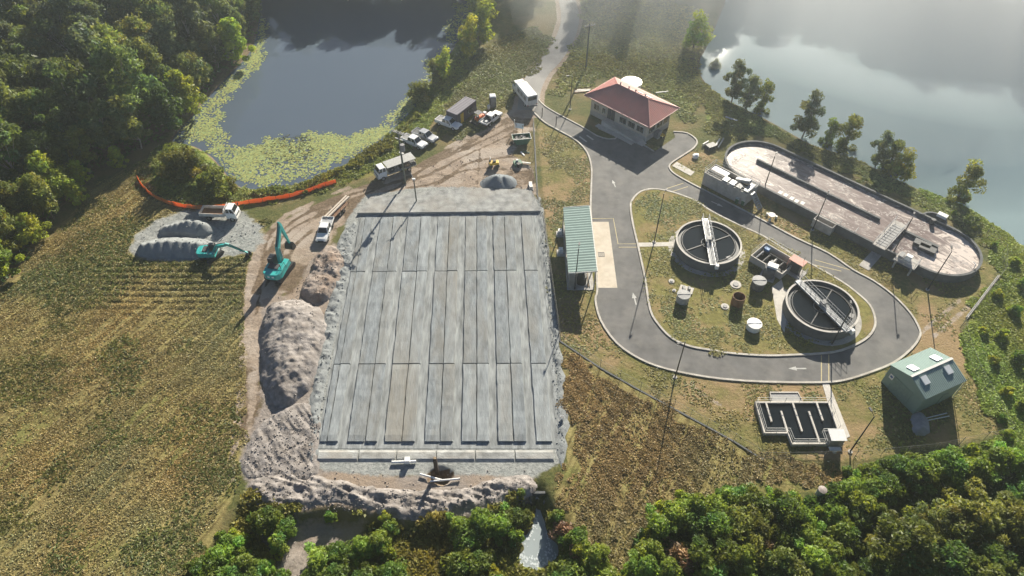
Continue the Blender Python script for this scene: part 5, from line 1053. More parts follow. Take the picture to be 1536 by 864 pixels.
p = P2(1229, 742); wt = thing('concrete_pipe', 'upright blue-grey drum with pale lid standing in the thicket', 'drum', (p[0], p[1], 0))
MB().cyl((0, 0, 0), (0, 0, 1.2), .46, .46, 20).build('body', mat('blue grey', (.25, .32, .40), .5), wt, True); MB().lathe([(.5, 1.15), (.5, 1.24), (.25, 1.32), (0, 1.34)], 20).build('lid', mat('pinkish lid', (.33, .28, .26), .7), wt, True)

# ================================================================== VEHICLES AND MACHINES (local x forward)
def wheel(par, x, y, r=0.38, w_=0.26):
    t = thing('wheel', None, None); t.parent = par; t.location = (x, y, r)
    MB().lathe([(r * .6, -w_ / 2), (r * .93, -w_ / 2), (r, -w_ * .32), (r, w_ * .32), (r * .93, w_ / 2), (r * .6, w_ / 2)], 18)
    m = MB(); m.lathe([(r * .6, -w_ / 2), (r * .93, -w_ / 2), (r, -w_ * .32), (r, w_ * .32), (r * .93, w_ / 2), (r * .6, w_ / 2)], 18); m.v = [(a, c, b) for a, b, c in m.v]; m.build('tyre', M_tyre, t, True)
    k = MB(); k.lathe([(0, -w_ * .3), (r * .6, -w_ * .42), (r * .62, 0), (r * .6, w_ * .42), (0, w_ * .3)], 14); k.v = [(a, c, b) for a, b, c in k.v]; k.build('rim', M_rim, t, True)
def sec(x, hw, z0, z1, rnd=0.12, tuck=0.03):
    return [(x, -hw + tuck, z0), (x, hw - tuck, z0), (x, hw, z0 + rnd), (x, hw, z1 - rnd), (x, hw - rnd, z1), (x, -hw + rnd, z1), (x, -hw, z1 - rnd), (x, -hw, z0 + rnd)]
def greenhouse(par, m, xf0, xf1, xr1, xr0, hw0, hw1, z0, z1, name='cab'):
    c = MB().hexa([(xr0, -hw0, z0), (xf0, -hw0, z0), (xf0, hw0, z0), (xr0, hw0, z0), (xr1, -hw1, z1), (xf1, -hw1, z1), (xf1, hw1, z1), (xr1, hw1, z1)]).build(name, m, par, bevel=.07)
    def pane(nm, a, b, c_, d, nrm):
        A, B, C, D = (Vector(q) for q in (a, b, c_, d)); ctr = (A + B + C + D) / 4; n = Vector(nrm).normalized()
        q = [ctr + (p - ctr) * k + n * .012 for p, k in ((A, .86), (B, .86), (C, .86), (D, .86))]
        MB().hexa([p - n * .02 for p in q] + q).build(nm, M_glass, c)
    dz, dx = z1 - z0, xf0 - xf1
    zb = z0 + .06
    pane('windscreen', (xf0 - .02, -hw0, zb), (xf0 - .02, hw0, zb), (xf1, hw1, z1), (xf1, -hw1, z1), (dz, 0, dx))
    pane('rear_window', (xr0, hw0, zb), (xr0, -hw0, zb), (xr1, -hw1, z1), (xr1, hw1, z1), (-dz, 0, xr1 - xr0))
    for s in (-1, 1):
        xm = (xf0 + xr0) / 2 - .02; xm1 = (xf1 + xr1) / 2
        pane('side_window', (xm + .04, s * hw0, zb), (xf0 - .1, s * hw0, zb), (xf1 - .02, s * hw1, z1), (xm1 + .03, s * hw1, z1), (0, s, (hw0 - hw1) / dz))
        pane('side_window', (xr0 + .08, s * hw0, zb), (xm - .04, s * hw0, zb), (xm1 - .03, s * hw1, z1), (xr1 + .04, s * hw1, z1), (0, s, (hw0 - hw1) / dz))
    return c
def ute(label, px, head, paint, style='tub', single=False, load=None, name='utility_truck'):
    p = P2(*px); t = thing(name, label, 'ute', (p[0], p[1], 0.02), R(head), 'utes parked along the dirt track')
    tray_front = -0.55 if not single else 0.05
    secs = [sec(-2.62, .86, .55, .95), sec(-2.5, .92, .45, 1.02), sec(-1.4, .93, .42, 1.04), sec(0.3, .93, .40, 1.04), sec(1.1, .93, .40, 1.05), sec(1.35, .92, .42, 1.04), sec(2.3, .90, .45, .96), sec(2.58, .82, .50, .86, .1), sec(2.66, .74, .55, .78, .08)]
    if style == 'tray': secs = [sec(tray_front - .1, .9, .45, 1.02)] + secs[3 if not single else 4:]
    b = MB().loft(secs).build('body', paint, t, True, 40)
    greenhouse(t, paint, 1.25, .55, (-.85 if not single else -.1), (-1.0 if not single else -.25), .86, .68, 1.02, 1.72)
    if style == 'tub':
        MB().strip([(-2.5, -.85), (-1.1, -.85), (-1.1, .85), (-2.5, .85)], -.04, .09, .95, 1.12, True).build('tub_rim', paint, t)
        MB().zbox(-2.42, -1.15, -.76, .76, 1.0, 1.06).build('tub_liner', M_dgrey if load != 'boxes' else M_mgrey, t)
        MB().box((-2.62, 0, .82), (.06, 1.5, .42)).build('tailgate', paint, t)
    else:
        x0, x1 = -2.75, tray_front - .18
        tr_ = MB().zbox(x0, x1, -.95, .95, .86, .94).build('tray', M_steel, t)
        for y in (-.94, .94): MB().box(((x0 + x1) / 2, y, 1.05), (x1 - x0, .05, .24)).build('drop_side', paint, tr_)
        MB().box((x0, 0, 1.05), (.05, 1.9, .24)).build('drop_side', paint, tr_)
        hb = MB(); hb.box((x1, 0, 1.7), (.06, 1.8, .06)); hb.box((x1, 0, 1.35), (.05, 1.8, .05))
        for y in (-.85, -.3, .3, .85): hb.box((x1, y, 1.35), (.06, .06, .75))
        hb.build('headboard', M_white, tr_)
        MB().zbox(x0 + .3, x1, -.35, .35, .5, .86).build('chassis', M_black, t)
        if load:
            for i, (a, c, d, h_) in enumerate(((-1.2, .4, .7, .35), (-1.9, -.3, .6, .3), (-1.3, -.5, .5, .3))): MB().box((a, c, .94 + h_ / 2), (d, .5, h_)).build('toolbox', (M_dgrey, M_steel, M_black)[i], tr_)
    for x in (-1.62, 1.62):
        for y in (-.82, .82): wheel(t, x, y)
    MB().box((2.62, 0, .52), (.16, 1.6, .22)).build('front_bumper', M_dgrey, t, bevel=.04); MB().box((2.63, 0, .72), (.08, .9, .16)).build('grille', M_black, t)
    if style == 'tub': MB().box((-2.68, 0, .52), (.12, 1.5, .16)).build('rear_bumper', M_dgrey, t)
    for y in (-.66, .66):
        MB().box((2.52, y, .80), (.16, .34, .15)).build('headlight', M_lamp, t)
        MB().box((-2.66 if style == 'tub' else -2.79, y * 1.15, .78), (.05, .16, .3 if style == 'tub' else .12)).build('tail_light', M_red, t)
        MB().box((.95, y * 1.56, 1.12), (.12, .2, .16)).build('mirror', M_black, t)
    return t
M_silver = mat('silver paint', (.42, .43, .45), .35, .04, metal=.3, coat=.3)
ute('white ute parked nearest the power pole beside dark ute', (622, 217), -34, M_white, 'tub', load='boxes')
ute('silver-bonneted ute with black tub parked behind the white one', (638, 208), -34, M_silver, 'tub')
ute('white ute parked in front of the dark site container', (673, 189), -31, M_white, 'tub', load='boxes')
ute('white tray-back ute loaded with tools on the dirt track', (737, 182), 55, M_white, 'tray', False, 'tools')
ute('white ute with pipe trailer hitched behind it beside the bed', (488.5, 350), -93, M_white, 'tray', False)
# trailer with long pipes
p = P2(506, 319); tl = thing('pipe_trailer', 'low trailer carrying long beige pipes behind the white ute', 'trailer', (p[0], p[1], 0.02), R(-116))
MB().zbox(-2.2, 2.0, -.85, .85, .55, .65).build('deck', M_rust, tl); MB().cyl((2.0, 0, .55), (3.4, 0, .5), .06, .06, 8).build('drawbar', M_black, tl)
for x in (-2.1, 0, 1.9):
    for y in (-.85, .85): MB().box((x, y, .85), (.06, .06, .5)).build('stake', M_rust, tl)
for x in (-.5, .5):
    for y in (-.95, .95): wheel(tl, x, y, .34, .22)
for i, (y, z) in enumerate(((-.42, .86), (.05, .86))):
    pi = thing('pipe', ('left' if i else 'right') + ' long beige pipe lying on the low trailer', 'pipe', (p[0], p[1], 0.02), R(-116), 'pipes on the trailer')
    MB().lathe([(.15, -3.4), (.19, -3.4), (.19, 2.9), (.15, 2.9), (.15, -3.4)], 16).build('barrel', mat('beige pipe', (.60, .52, .42), .6), pi, True); pi.children[0].rotation_euler = (0, R(90), 0); pi.children[0].location = (0, y, z)

def truck_cab(t, x0, paint, w_=1.0, h0=.75, h1=2.45):
    L = 1.6
    c = MB().loft([sec(x0, w_, h0 - .15, h0 + .95, .1), sec(x0 + L - .1, w_, h0 - .15, h0 + .92, .1), sec(x0 + L, w_ - .06, h0 - .1, h0 + .8, .1)]).build('cab', paint, t, True, 40)
    greenhouse(t, paint, x0 + L - .08, x0 + L - .42, x0 + .1, x0 + .02, w_ - .05, w_ - .14, h0 + .88, h1, 'cab_roof')
    for y in (-.72, .72): MB().box((x0 + L + .0, y, h0 + .15), (.08, .36, .18)).build('headlight', M_lamp, t); MB().box((x0 + L - .15, y * 1.62, h0 + 1.3), (.1, .22, .4)).build('mirror', M_black, t)
    MB().box((x0 + L + .02, 0, h0 - .12), (.16, 2 * w_ - .1, .28)).build('front_bumper', M_offw, t); MB().box((x0 + L + .01, 0, h0 + .35), (.06, 1.3, .28)).build('grille', M_dgrey, t)
def truck(label, px, head, name, cat):
    p = P2(*px); t = thing(name, label, cat, (p[0], p[1], 0.02), R(head)); return t
# white tipper
tp = truck('white tipper truck with empty steel tray behind the gravel piles', (333, 326), -3, 'tipper_truck', 'truck')
truck_cab(tp, 1.35, M_white); MB().zbox(-2.9, 2.6, -.4, .4, .55, .8).build('chassis', M_black, tp)
M_trayw = mat('worn white tray', (.62, .60, .55), .6, .12, 2, stain=(.35, .28, .22), stain_amt=.7, stain_scale=1.2)
bd_ = MB().zbox(-3.0, 1.05, -1.05, 1.05, .92, 1.0).build('tray_floor', M_rust, tp)
for y in (-1.03, 1.03): MB().box((-.98, y, 1.28), (4.1, .07, .6)).build('tray_side', M_trayw, tp)
MB().box((-3.02, 0, 1.28), (.07, 2.1, .6)).build('tailgate', M_trayw, tp); MB().box((1.07, 0, 1.5), (.08, 2.1, 1.0)).build('headboard', M_trayw, tp)
hr = MB()
for y in (-.9, -.3, .3, .9): hr.box((1.2, y, 1.75), (.06, .06, 1.3))
hr.box((1.2, 0, 2.38), (.06, 1.9, .06)); hr.build('rack', M_white, tp)
for x, y in ((2.2, -.85), (2.2, .85), (-1.7, -.8), (-1.7, .8)): wheel(tp, x, y, .43, .3)
# tray truck with covered load
tt = truck('white-cab truck with grey covered tray beside the power pole', (594, 259), -148, 'covered_truck', 'truck')
truck_cab(tt, 2.0, M_white); MB().zbox(-3.4, 3.2, -.4, .4, .55, .85).build('chassis', M_black, tt); MB().zbox(-3.6, 1.8, -1.1, 1.1, .9, 1.0).build('tray', M_steel, tt)
MB().box((-.9, 0, 2.28), (5.4, 2.15, .1)).build('cover', M_mgrey if False else mat('canvas', (.40, .40, .38), .7), tt)
for x in (-3.5, -1.7, .1, 1.75):
    for y in (-1.02, 1.02): MB().box((x, y, 1.62), (.06, .06, 1.25)).build('post', M_dgrey, tt)
for i in range(5): MB().box((-3.0 + i * 1.0, .1 * (i % 2), 1.3), (.85, 1.6, .6)).build('load_crate', (M_dgrey, M_wood, M_black, M_mgrey, M_dgrey)[i], tt)
MB().box((-3.55, 0, 1.2), (.06, 2.1, .35)).build('tailboard', M_offw, tt)
for x, y in ((2.8, -.88), (2.8, .88), (-2.2, -.85), (-2.2, .85)): wheel(tt, x, y, .43, .3)
# white box truck on the track
bt = truck('white box truck with dark rear window on the gravel road', (787, 150), 113, 'box_truck', 'truck')
truck_cab(bt, 2.2, M_white, 1.1, .85, 2.7); MB().zbox(-3.4, 3.0, -.4, .4, .55, .9).build('chassis', M_black, bt)
bx = MB().loft([sec(-3.6, 1.12, .9, 3.0, .12, .0), sec(1.7, 1.12, .9, 3.0, .12, .0)]).build('box_body', M_white, bt, True, 40)
MB().box((-3.62, 0, 2.35), (.05, 1.8, .8)).build('rear_window', M_glass, bx); MB().box((-3.63, 0, 1.35), (.05, 2.0, .9)).build('rear_door', M_offw, bx)
MB().box((1.95, 0, 2.5), (.3, 1.8, .4)).build('cooling_unit', M_dgrey, bt); MB().box((-3.7, 0, .7), (.2, 2.1, .2)).build('rear_bumper', M_mgrey, bt)
for y in (-1.13, 1.13):
    for x in (-2.5, -1.0, .5): MB().box((x, y, 2.1), (1.2, .03, .9)).build('side_panel', M_mgrey, bx)
for y in (-.95, .95): MB().box((-3.66, y, 1.0), (.05, .2, .2)).build('tail_light', M_red, bt)
for x, y in ((2.9, -.95), (2.9, .95), (-2.2, -.9), (-2.2, .9)): wheel(bt, x, y, .48, .32)
# small dark tractor
p = P2(721, 181); tc_ = thing('tractor', 'small dark tractor with canopy standing beside the tray-back ute', 'tractor', (p[0], p[1], 0.02), R(50))
MB().loft([sec(-1.2, .45, .6, 1.2), sec(.2, .45, .6, 1.25), sec(1.5, .38, .6, 1.1), sec(1.65, .34, .65, 1.0)]).build('body', M_amber, tc_, True, 40)
MB().box((-.55, 0, 2.05), (1.3, 1.3, .1)).build('canopy', M_dgrey, tc_); MB().box((-.8, 0, 1.2), (.5, .5, .4)).build('seat', M_black, tc_); MB().box((1.2, 0, 1.2), (.6, .6, .2)).build('hood', M_white, tc_)
for x in (-1.1, 0):
    for y in (-.55, .55): MB().cyl((x, y, 1.0), (x, y, 2.02), .04, .04, 6).build('canopy_post', M_black, tc_)
for x, y, r in ((-.8, -.75, .62), (-.8, .75, .62), (1.2, -.6, .4), (1.2, .6, .4)): wheel(tc_, x, y, r, .3)
MB().zbox(-2.2, -1.3, -.9, .9, .3, .55).build('slasher', M_black, tc_)
# yellow compactor
p = P2(741, 250); yc = thing('roller', 'small yellow roller standing near the dark gravel heap', 'roller', (p[0], p[1], 0.0), R(10))
for x in (-.6, .6): MB().cyl((x, -.5, .35), (x, .5, .35), .35, .35, 18).build('drum', M_dgrey, yc, True)
MB().box((0, 0, .85), (1.7, .9, .45)).build('body', M_yellow, yc, bevel=.05); MB().box((.1, 0, 1.2), (.5, .5, .3)).build('seat', M_black, yc); MB().tube([(-.6, -.4, 1.05), (-.6, -.4, 2.0), (-.6, .4, 2.0), (-.6, .4, 1.05)], .04).build('roll_bar', M_offw, yc); MB().box((-.7, .3, 1.2), (.3, .3, .3)).build('engine_cap', M_dgrey, yc)

# ---- excavators
def excavator(label, px, head, s, el, reach, bucket_z, track_h=None, swing=0.0, blade=False):
    p = P2(*px); t = thing('excavator', label, 'excavator', (p[0], p[1], 0.0), R(head), 'teal excavators', s)
    tr0 = R(track_h - head) if track_h is not None else 0.0
    uc = thing('undercarriage', None, None); uc.parent = t; uc.rotation_euler = (0, 0, tr0)
    for y in (-1.1, 1.1):
        prof = [(-1.85, .05), (1.85, .05), (2.15, .25), (2.2, .5), (2.05, .78), (1.75, .9), (-1.75, .9), (-2.05, .78), (-2.2, .5), (-2.15, .25)]
        tk = MB().profile_y(prof, y - .3, y + .3)
        for i in range(16):
            x = -1.9 + i * .25; tk.box((x, y, .915), (.15, .62, .05)); tk.box((x, y, .03), (.15, .62, .05))
        tk.build('track', M_dgrey, uc)
    MB().box((0, 0, .65), (1.8, 1.7, .5)).build('car_body', M_black, uc); MB().cyl((0, 0, .85), (0, 0, 1.08), .7, .7, 20).build('slew_ring', M_black, uc)
    if blade: MB().box((2.6, 0, .35), (.15, 2.4, .6)).build('blade', M_black, uc)
    # house
    MB().zbox(-2.0, 1.25, -1.38, 1.38, 1.06, 1.32).build('deck', M_teal, t)
    cw = [(-1.55, -1.38), (-1.55, 1.38), (-2.3, 1.3), (-2.62, .85), (-2.7, 0), (-2.62, -.85), (-2.3, -1.3)]
    MB().prism(cw, 1.12, 2.15).build('counterweight', M_teal, t, bevel=.08)
    MB().zbox(-1.55, -.2, -1.36, 1.36, 1.32, 2.2).build('engine_cover', M_teal, t, bevel=.07); MB().zbox(-1.4, -.4, -.7, .9, 2.2, 2.34).build('engine_hood', M_dgrey, t)
    MB().zbox(-.15, 1.2, -1.36, -.55, 1.32, 2.0).build('tank_box', M_teal, t, bevel=.06); MB().cyl((-1.0, -.95, 2.2), (-1.0, -.95, 2.75), .07, .07, 8).build('exhaust', M_black, t)
    cabp = MB().hexa([(-.35, .42, 1.32), (1.3, .42, 1.32), (1.3, 1.36, 1.32), (-.35, 1.36, 1.32), (-.3, .46, 3.0), (.95, .46, 3.0), (.95, 1.32, 3.0), (-.3, 1.32, 3.0)]).build('cab', M_dgrey, t, bevel=.07)
    MB().hexa([(1.31, .5, 1.5), (1.33, .5, 1.5), (1.33, 1.28, 1.5), (1.31, 1.28, 1.5), (.99, .52, 2.9), (1.01, .52, 2.9), (1.01, 1.26, 2.9), (.99, 1.26, 2.9)]).build('windscreen', M_glass, cabp); MB().box((.4, 1.37, 2.3), (1.0, .03, 1.0)).build('side_window', M_glass, cabp); MB().box((.35, .89, 3.02), (.7, .6, .04)).build('roof_hatch', M_glass, cabp)
    MB().tube([(-1.5, -1.3, 2.2), (-1.5, -1.3, 2.75), (-.3, -1.3, 2.75), (-.3, -1.3, 2.0)], .035).build('handrail', M_black, t)
    MB().box((-2.66, 0, 1.7), (.05, 1.0, .3)).build('name_panel', M_white, t)
    # boom: bent box from pivot to elbow, stick to bucket
    P0 = Vector((.6, -.1, 1.6)); E_ = Vector((el[0], -.1, el[1])); T = Vector((reach, -.1, bucket_z))
    d = (E_ - P0); mid = P0 + d * .45 + Vector((-d.z, 0, d.x)).normalized() * .75
    def arm(nm, pts, ws, hs, m):
        secs = []
        for i, q in enumerate(pts):
            a = pts[max(0, i - 1)]; b = pts[min(len(pts) - 1, i + 1)]; dd_ = (b - a).normalized(); n = Vector((-dd_.z, 0, dd_.x)); w2, h2 = ws[i] / 2, hs[i] / 2
            secs.append([tuple(q + n * -h2 + Vector((0, -w2, 0))), tuple(q + n * -h2 + Vector((0, w2, 0))), tuple(q + n * h2 + Vector((0, w2, 0))), tuple(q + n * h2 + Vector((0, -w2, 0)))])
        return MB().loft(secs).build(nm, m, t, bevel=.03)
    bm_ = arm('boom', [P0, P0.lerp(mid, .5), mid, mid.lerp(E_, .5), E_], [.5, .5, .5, .46, .42], [.45, .7, .8, .65, .38], M_teal)
    u = (T - E_).normalized(); ba = E_ - u * .7
    stk = arm('stick', [ba, E_, E_.lerp(T, .5), T], [.34, .38, .34, .3], [.3, .62, .46, .26], M_teal)
    for y in (-.42, .22): MB().cyl((1.1, y, 1.35), tuple(mid + Vector((0, y + .1, -.1))), .09, .07, 8).build('boom_ram', M_steel, bm_)
    up_n = Vector((-(E_ - mid).z, 0, (E_ - mid).x)).normalized()
    MB().cyl(tuple(mid + up_n * .5), tuple(ba + up_n * .15), .09, .07, 8).build('stick_ram', M_dgrey, stk); MB().cyl(tuple(E_ + Vector((.3, 0, .2))), tuple(T.lerp(E_, .2) + Vector((.3, 0, .1))), .08, .06, 8).build('bucket_ram', M_dgrey, stk)
    # bucket: curved scoop
    bk = thing('bucket', None, None); bk.parent = t; bk.location = T
    prof = [(.15, .1), (.75, -.15), (.95, -.65), (.7, -1.1), (.2, -1.25), (-.35, -1.15), (-.3, -1.08), (.18, -1.15), (.62, -1.02), (.84, -.62), (.66, -.22), (.1, .0)]
    prof = [(-(x - .3), z) for x, z in prof]
    MB().profile_y(prof, -.62, .62).build('shell', M_black, bk)
    side = [(-(x - .3), z) for x, z in [(.15, .05), (.72, -.18), (.9, -.65), (.66, -1.05), (.2, -1.2), (-.3, -1.1)]]
    for y in (-.62, .57): MB().profile_y(side, y, y + .05).build('cheek', M_black, bk)
    for i in range(5): MB().box((.66, -.5 + i * .25, -1.12), (.24, .1, .07)).build('tooth', M_steel, bk)
    return t
excavator('large teal excavator with raised boom facing away up the track', (421, 409), 80, 1.0, (3.4, 6.6), 4.4, 2.2, 72)
excavator('small teal excavator reaching right beside the gravel stockpiles', (319, 385), 2, .72, (4.3, 3.5), 7.8, 1.0, 60)

# ---- site container, toilet, skip, sign, rubbish
p = P2(693, 176); ctn = thing('site_container', 'dark purple-grey site container with open yellow door', 'container', (p[0], p[1], 0), R(56))
M_ctn = mat('dark container paint', (.085, .075, .095), .55, .1, 1.5)
LX, LY, LZ = 3.0, 1.22, 2.6
m = MB()
def corr_wall(a, b, z0, z1, n, d=.05):
    a, b = Vector(a), Vector(b); dr_ = (b - a); nn = Vector((dr_.y, -dr_.x)).normalized(); V = []; F = []
    for i in range(n * 4 + 1):
        o = nn * (d if (i % 4) in (1, 2) else 0); q = a + dr_ * (i / (n * 4)) + o; V += [(q.x, q.y, z0), (q.x, q.y, z1)]
    for i in range(n * 4): F.append((2 * i, 2 * i + 2, 2 * i + 3, 2 * i + 1))
    return V, F
for a, b, n in (((-LX, -LY), (LX, -LY), 16), ((LX, -LY), (LX, LY), 7), ((LX, LY), (-LX, LY), 16), ((-LX, LY), (-LX, -LY), 7)): m.add(*corr_wall(a, b, .15, LZ, n))
m.build('wall', M_ctn, ctn); corrug(MB(), (-LX - .05, -LY - .05, LZ), (LX + .05, -LY - .05, LZ), (LX + .05, LY + .05, LZ), (-LX - .05, LY + .05, LZ), 14, .04).build('roof', mat('container roof', (.15, .14, .17), .7), ctn)
MB().box((-1.6, -LY - .1, 1.2), (.9, .06, 2.0)).build('door', M_yellow, ctn); MB().box((.9, -LY - .1, 1.5), (1.6, .06, .9)).build('window', M_glass, ctn); MB().zbox(-LX, LX, -LY + .05, LY - .05, 0, .14).build('base', M_black, ctn)
for x in (-LX, LX):
    for y in (-LY, LY): MB().box((x, y, LZ / 2 + .05), (.14, .14, LZ)).build('corner_post', M_ctn, ctn)
p = P2(739, 159); to = thing('portable_toilet', 'grey portable toilet with white roof standing on the grass', 'toilet', (p[0], p[1], 0), R(8))
MB().zbox(-.6, .6, -.6, .6, .1, 2.25).build('cubicle', M_dgrey, to); MB().box((0, 0, 2.35), (1.25, 1.25, .22), taper=.85).build('roof', M_white, to); MB().box((0, -.62, 1.15), (.8, .04, 1.9)).build('door', M_mgrey, to); MB().zbox(-.7, .7, -.7, .7, 0, .1).build('base', M_black, to); MB().box((.64, 0, 1.2), (.06, 1.1, 2.0)).build('side_panel', M_offw, to)
p = P2(733, 163); ww = thing('wash_station', 'small white drum beside the portable toilet', 'drum', (p[0], p[1], 0)); MB().cyl((0, 0, 0), (0, 0, .6), .32, .3, 14).build('body', M_white, ww); MB().cyl((0, 0, .6), (0, 0, .68), .34, .34, 14).build('lid', M_offw, ww)
p = P2(782, 214); sk = thing('skip_bin', 'green skip bin with pale rim full of rubbish', 'skip', (p[0], p[1], 0), R(8))
M_skip = mat('skip green', (.06, .17, .10), .6, .15, 2); q0 = [(-1.0, -.75), (1.0, -.75), (1.0, .75), (-1.0, .75)]; q1 = [(-1.7, -.9), (1.7, -.9), (1.7, .9), (-1.7, .9)]
for i in range(4):
    j = (i + 1) % 4; A = [(*q0[i], .05), (*q0[j], .05), (*q1[j], 1.35), (*q1[i], 1.35)]; MB().add(A + [(x * .95, y * .93, z + .02) for x, y, z in A], [(0, 1, 2, 3), (7, 6, 5, 4), (0, 4, 5, 1), (1, 5, 6, 2), (2, 6, 7, 3), (3, 7, 4, 0)]).build('side', M_skip, sk)
MB().prism(q0, .04, .1).build('floor', M_skip, sk); MB().strip(q1, -.05, .07, 1.33, 1.42, True).build('rim', M_offw, sk)
rk = random.Random(5); rb = MB()
for i in range(26): rb.box((rk.uniform(-1.3, 1.3), rk.uniform(-.7, .7), rk.uniform(.8, 1.15)), (rk.uniform(.3, .9), rk.uniform(.1, .5), .12), rk.uniform(0, 3), rk.uniform(-.4, .4))
rb.build('rubbish', mat('rubbish', (.20, .19, .18), .8, .4, 5), sk)
p = P2(779, 200); sg = thing('site_sign', 'white signboard tilted on posts beside the skip bin', 'sign', (p[0], p[1], 0), R(-15))
for x in (-.6, .6): MB().cyl((x, 0, 0), (x, 0, 1.9), .05, .05, 6).build('post', M_wood, sg)
MB().box((0, .05, 1.6), (1.6, .05, .9), rx=R(-25)).build('board', M_white, sg)
p = P2(778, 193); stk_ = thing('marker_stake', 'tall pale timber stake standing by the sign', 'stake', (p[0] - .8, p[1] - .5, 0)); MB().box((0, 0, 1.1), (.1, .1, 2.2)).build('stake', M_offw, stk_); MB().box((0, 0, 2.25), (.14, .14, .1)).build('cap', M_white, stk_)
def junk(name, label, cat, px, boxes, rz=0, z=0):
    p = P2(*px); t = thing(name, label, cat, (p[0], p[1], z), R(rz))
    for nm, c, d, m, r_ in boxes: MB().box(c, d, rz=r_).build(nm, m, t)
    return t
junk('rubbish_pile', 'dark pile of green and timber scraps below the skip', 'rubbish pile', (780, 247), [('sheet', (-.4, 0, .3), (1.4, 1.2, .6), M_skip, .3), ('timber', (.9, .4, .2), (1.8, .2, .15), M_wood, -.3), ('timber', (1.1, .1, .35), (1.6, .25, .12), M_offw, -.2), ('crate', (-.2, -.6, .4), (.7, .6, .7), M_black, .6), ('bucket', (-.5, .2, .75), (.4, .4, .4), M_offw, .1)])
junk('timber_offcut', 'white board lying between skip and rubbish pile', 'board', (784, 231), [('board', (0, 0, .08), (.25, 1.3, .1), M_white, .5), ('batten', (.6, .5, .06), (1.4, .12, .1), M_skip, -.2)])
junk('barrier_block', 'pale concrete block on the bed corner by the fence', 'block', (796, 281), [('block', (0, 0, .35), (.55, 1.5, .7), M_offw, .1), ('foot', (0, 0, .06), (.75, 1.7, .12), M_conc, .1)])
junk('fallen_beam', 'pale beam lying on grass behind the office', 'beam', (993, 139), [('beam', (0, 0, .12), (2.6, .2, .2), M_offw, .2), ('block', (1.0, .1, .05), (.4, .4, .1), M_conc, 0)])
junk('concrete_bollards', 'pale slab lying on the bank near the shore trees', 'slab', (1097, 179), [('slab', (0, 0, .1), (2.4, .35, .2), M_offw, -.6), ('edge', (0, 0, .03), (2.6, .5, .06), M_conc, -.6)])
junk('timber_stack', 'scattered pale timber beside the lamp pole near the office', 'timber', (873, 137), [('plank', (0, 0, .1), (3.2, .25, .12), M_offw, .1), ('plank', (.4, .5, .1), (2.8, .2, .12), M_offw, .05), ('plank', (-.4, -.4, .1), (2.4, .2, .12), M_wood, .16)])
junk('inlet_rubble', 'dark mound of hoses and pipes beside the inlet works', 'rubble', (1066, 222), [('hose_box', (0, 0, .35), (1.8, 1.2, .7), M_dgrey, .5), ('pipe_rack', (1.4, 1.2, .2), (.25, 3.0, .3), M_offw, -.5), ('pipe_rack', (2.1, 1.3, .2), (.2, 3.2, .3), M_steel, -.5), ('frame', (-.8, 1.0, .3), (1.6, .2, .5), M_offw, .7)])

# ---- pipes at the near end of the bed
p = P2(606, 693, .2); tpz = thing('junction_pipe', 'white T-shaped pipe with square riser on the near bed edge', 'pipe', (p[0], p[1], .1), R(2))
MB().cyl((-1.45, 0, .16), (1.45, 0, .16), .16, .16, 14).build('pipe', M_white, tpz, True); MB().zbox(.1, .75, -.3, .35, .1, .75).build('riser', M_white, tpz, bevel=.03)
p = P2(655, 705); sb = thing('shaft_post', 'dark timber post rising from the dug pit at bed edge', 'post', (p[0], p[1], 0), 0)
MB().box((0, 0, .9), (.42, .42, 3.6), rx=R(2)).build('post', mat('dark timber', (.045, .03, .022), .9, .3, 4), sb); MB().box((0, 0, 2.75), (.3, .3, .25)).build('post_cap', M_wood, sb)
for a, b, lb in (((630, 711), (662, 720), 'white pipe lying slanted across the dug pit'), ((645, 722), (690, 718), 'grey-white pipe lying along the front of the dug pit')):
    A, B = Vector(P(*a, .25)), Vector(P(*b, .25)); t = thing('pvc_pipe', lb, 'pipe', tuple((A + B) / 2)); d = (B - A) / 2
    MB().cyl(-d, d, .11, .11, 12).build('pipe', M_white, t, True); MB().cyl(d * .93, d, .15, .15, 12).build('collar', M_offw, t)
p = P2(843, 629); wbk = thing('marker_bucket', 'small white bucket on the right edge of the bed', 'bucket', (p[0], p[1], .2)); MB().lathe([(0, 0), (.2, 0), (.26, .4), (.23, .4), (.18, .05)], 14).build('body', M_white, wbk); MB().tube([(-.25, 0, .38), (-.12, 0, .55), (.12, 0, .55), (.25, 0, .38)], .015).build('handle', M_steel, wbk)

# ================================================================== POLES, FENCES, WIRES, FOUNTAIN
def lamp_pole(base, h, label, rz=0.0, z=0.0):
    p = P2(*base); t = thing('lamp_pole', label, 'lamp pole', (p[0], p[1], z), rz, 'lamp poles round the works')
    MB().cyl((0, 0, 0), (0, 0, h), .10, .06, 8).build('pole', M_lpole, t, True); MB().cyl((0, 0, 0), (0, 0, .12), .28, .28, 12).build('footing', M_conc, t)
    MB().cyl((0, 0, h - .05), (.7, 0, h + .1), .035, .035, 6).build('arm', M_lpole, t); MB().box((.9, 0, h + .1), (.55, .24, .12)).build('lamp_head', M_dgrey, t); return t
lamp_pole((981, 364), 9.8, 'tall dark lamp pole at the left edge of the lawn', R(60), .12)
lamp_pole((1012.5, 566), 7.5, 'dark lamp pole outside the lower left road bend', R(200))
lamp_pole((1275, 677.7), 7.8, 'dark lamp pole right of the contact tank', R(100))
lamp_pole((1391, 434.7), 7.8, 'dark lamp pole below the right end of the ditch', R(70))
lamp_pole((1146, 283), 6.8, 'dark lamp pole at the end of the inlet works', R(60))
lamp_pole((1218.7, 345), 7.3, 'dark lamp pole beside the ditch weir box', R(60))
lamp_pole((1336, 386), 8.2, 'dark lamp pole by the ditch bridge', R(60))
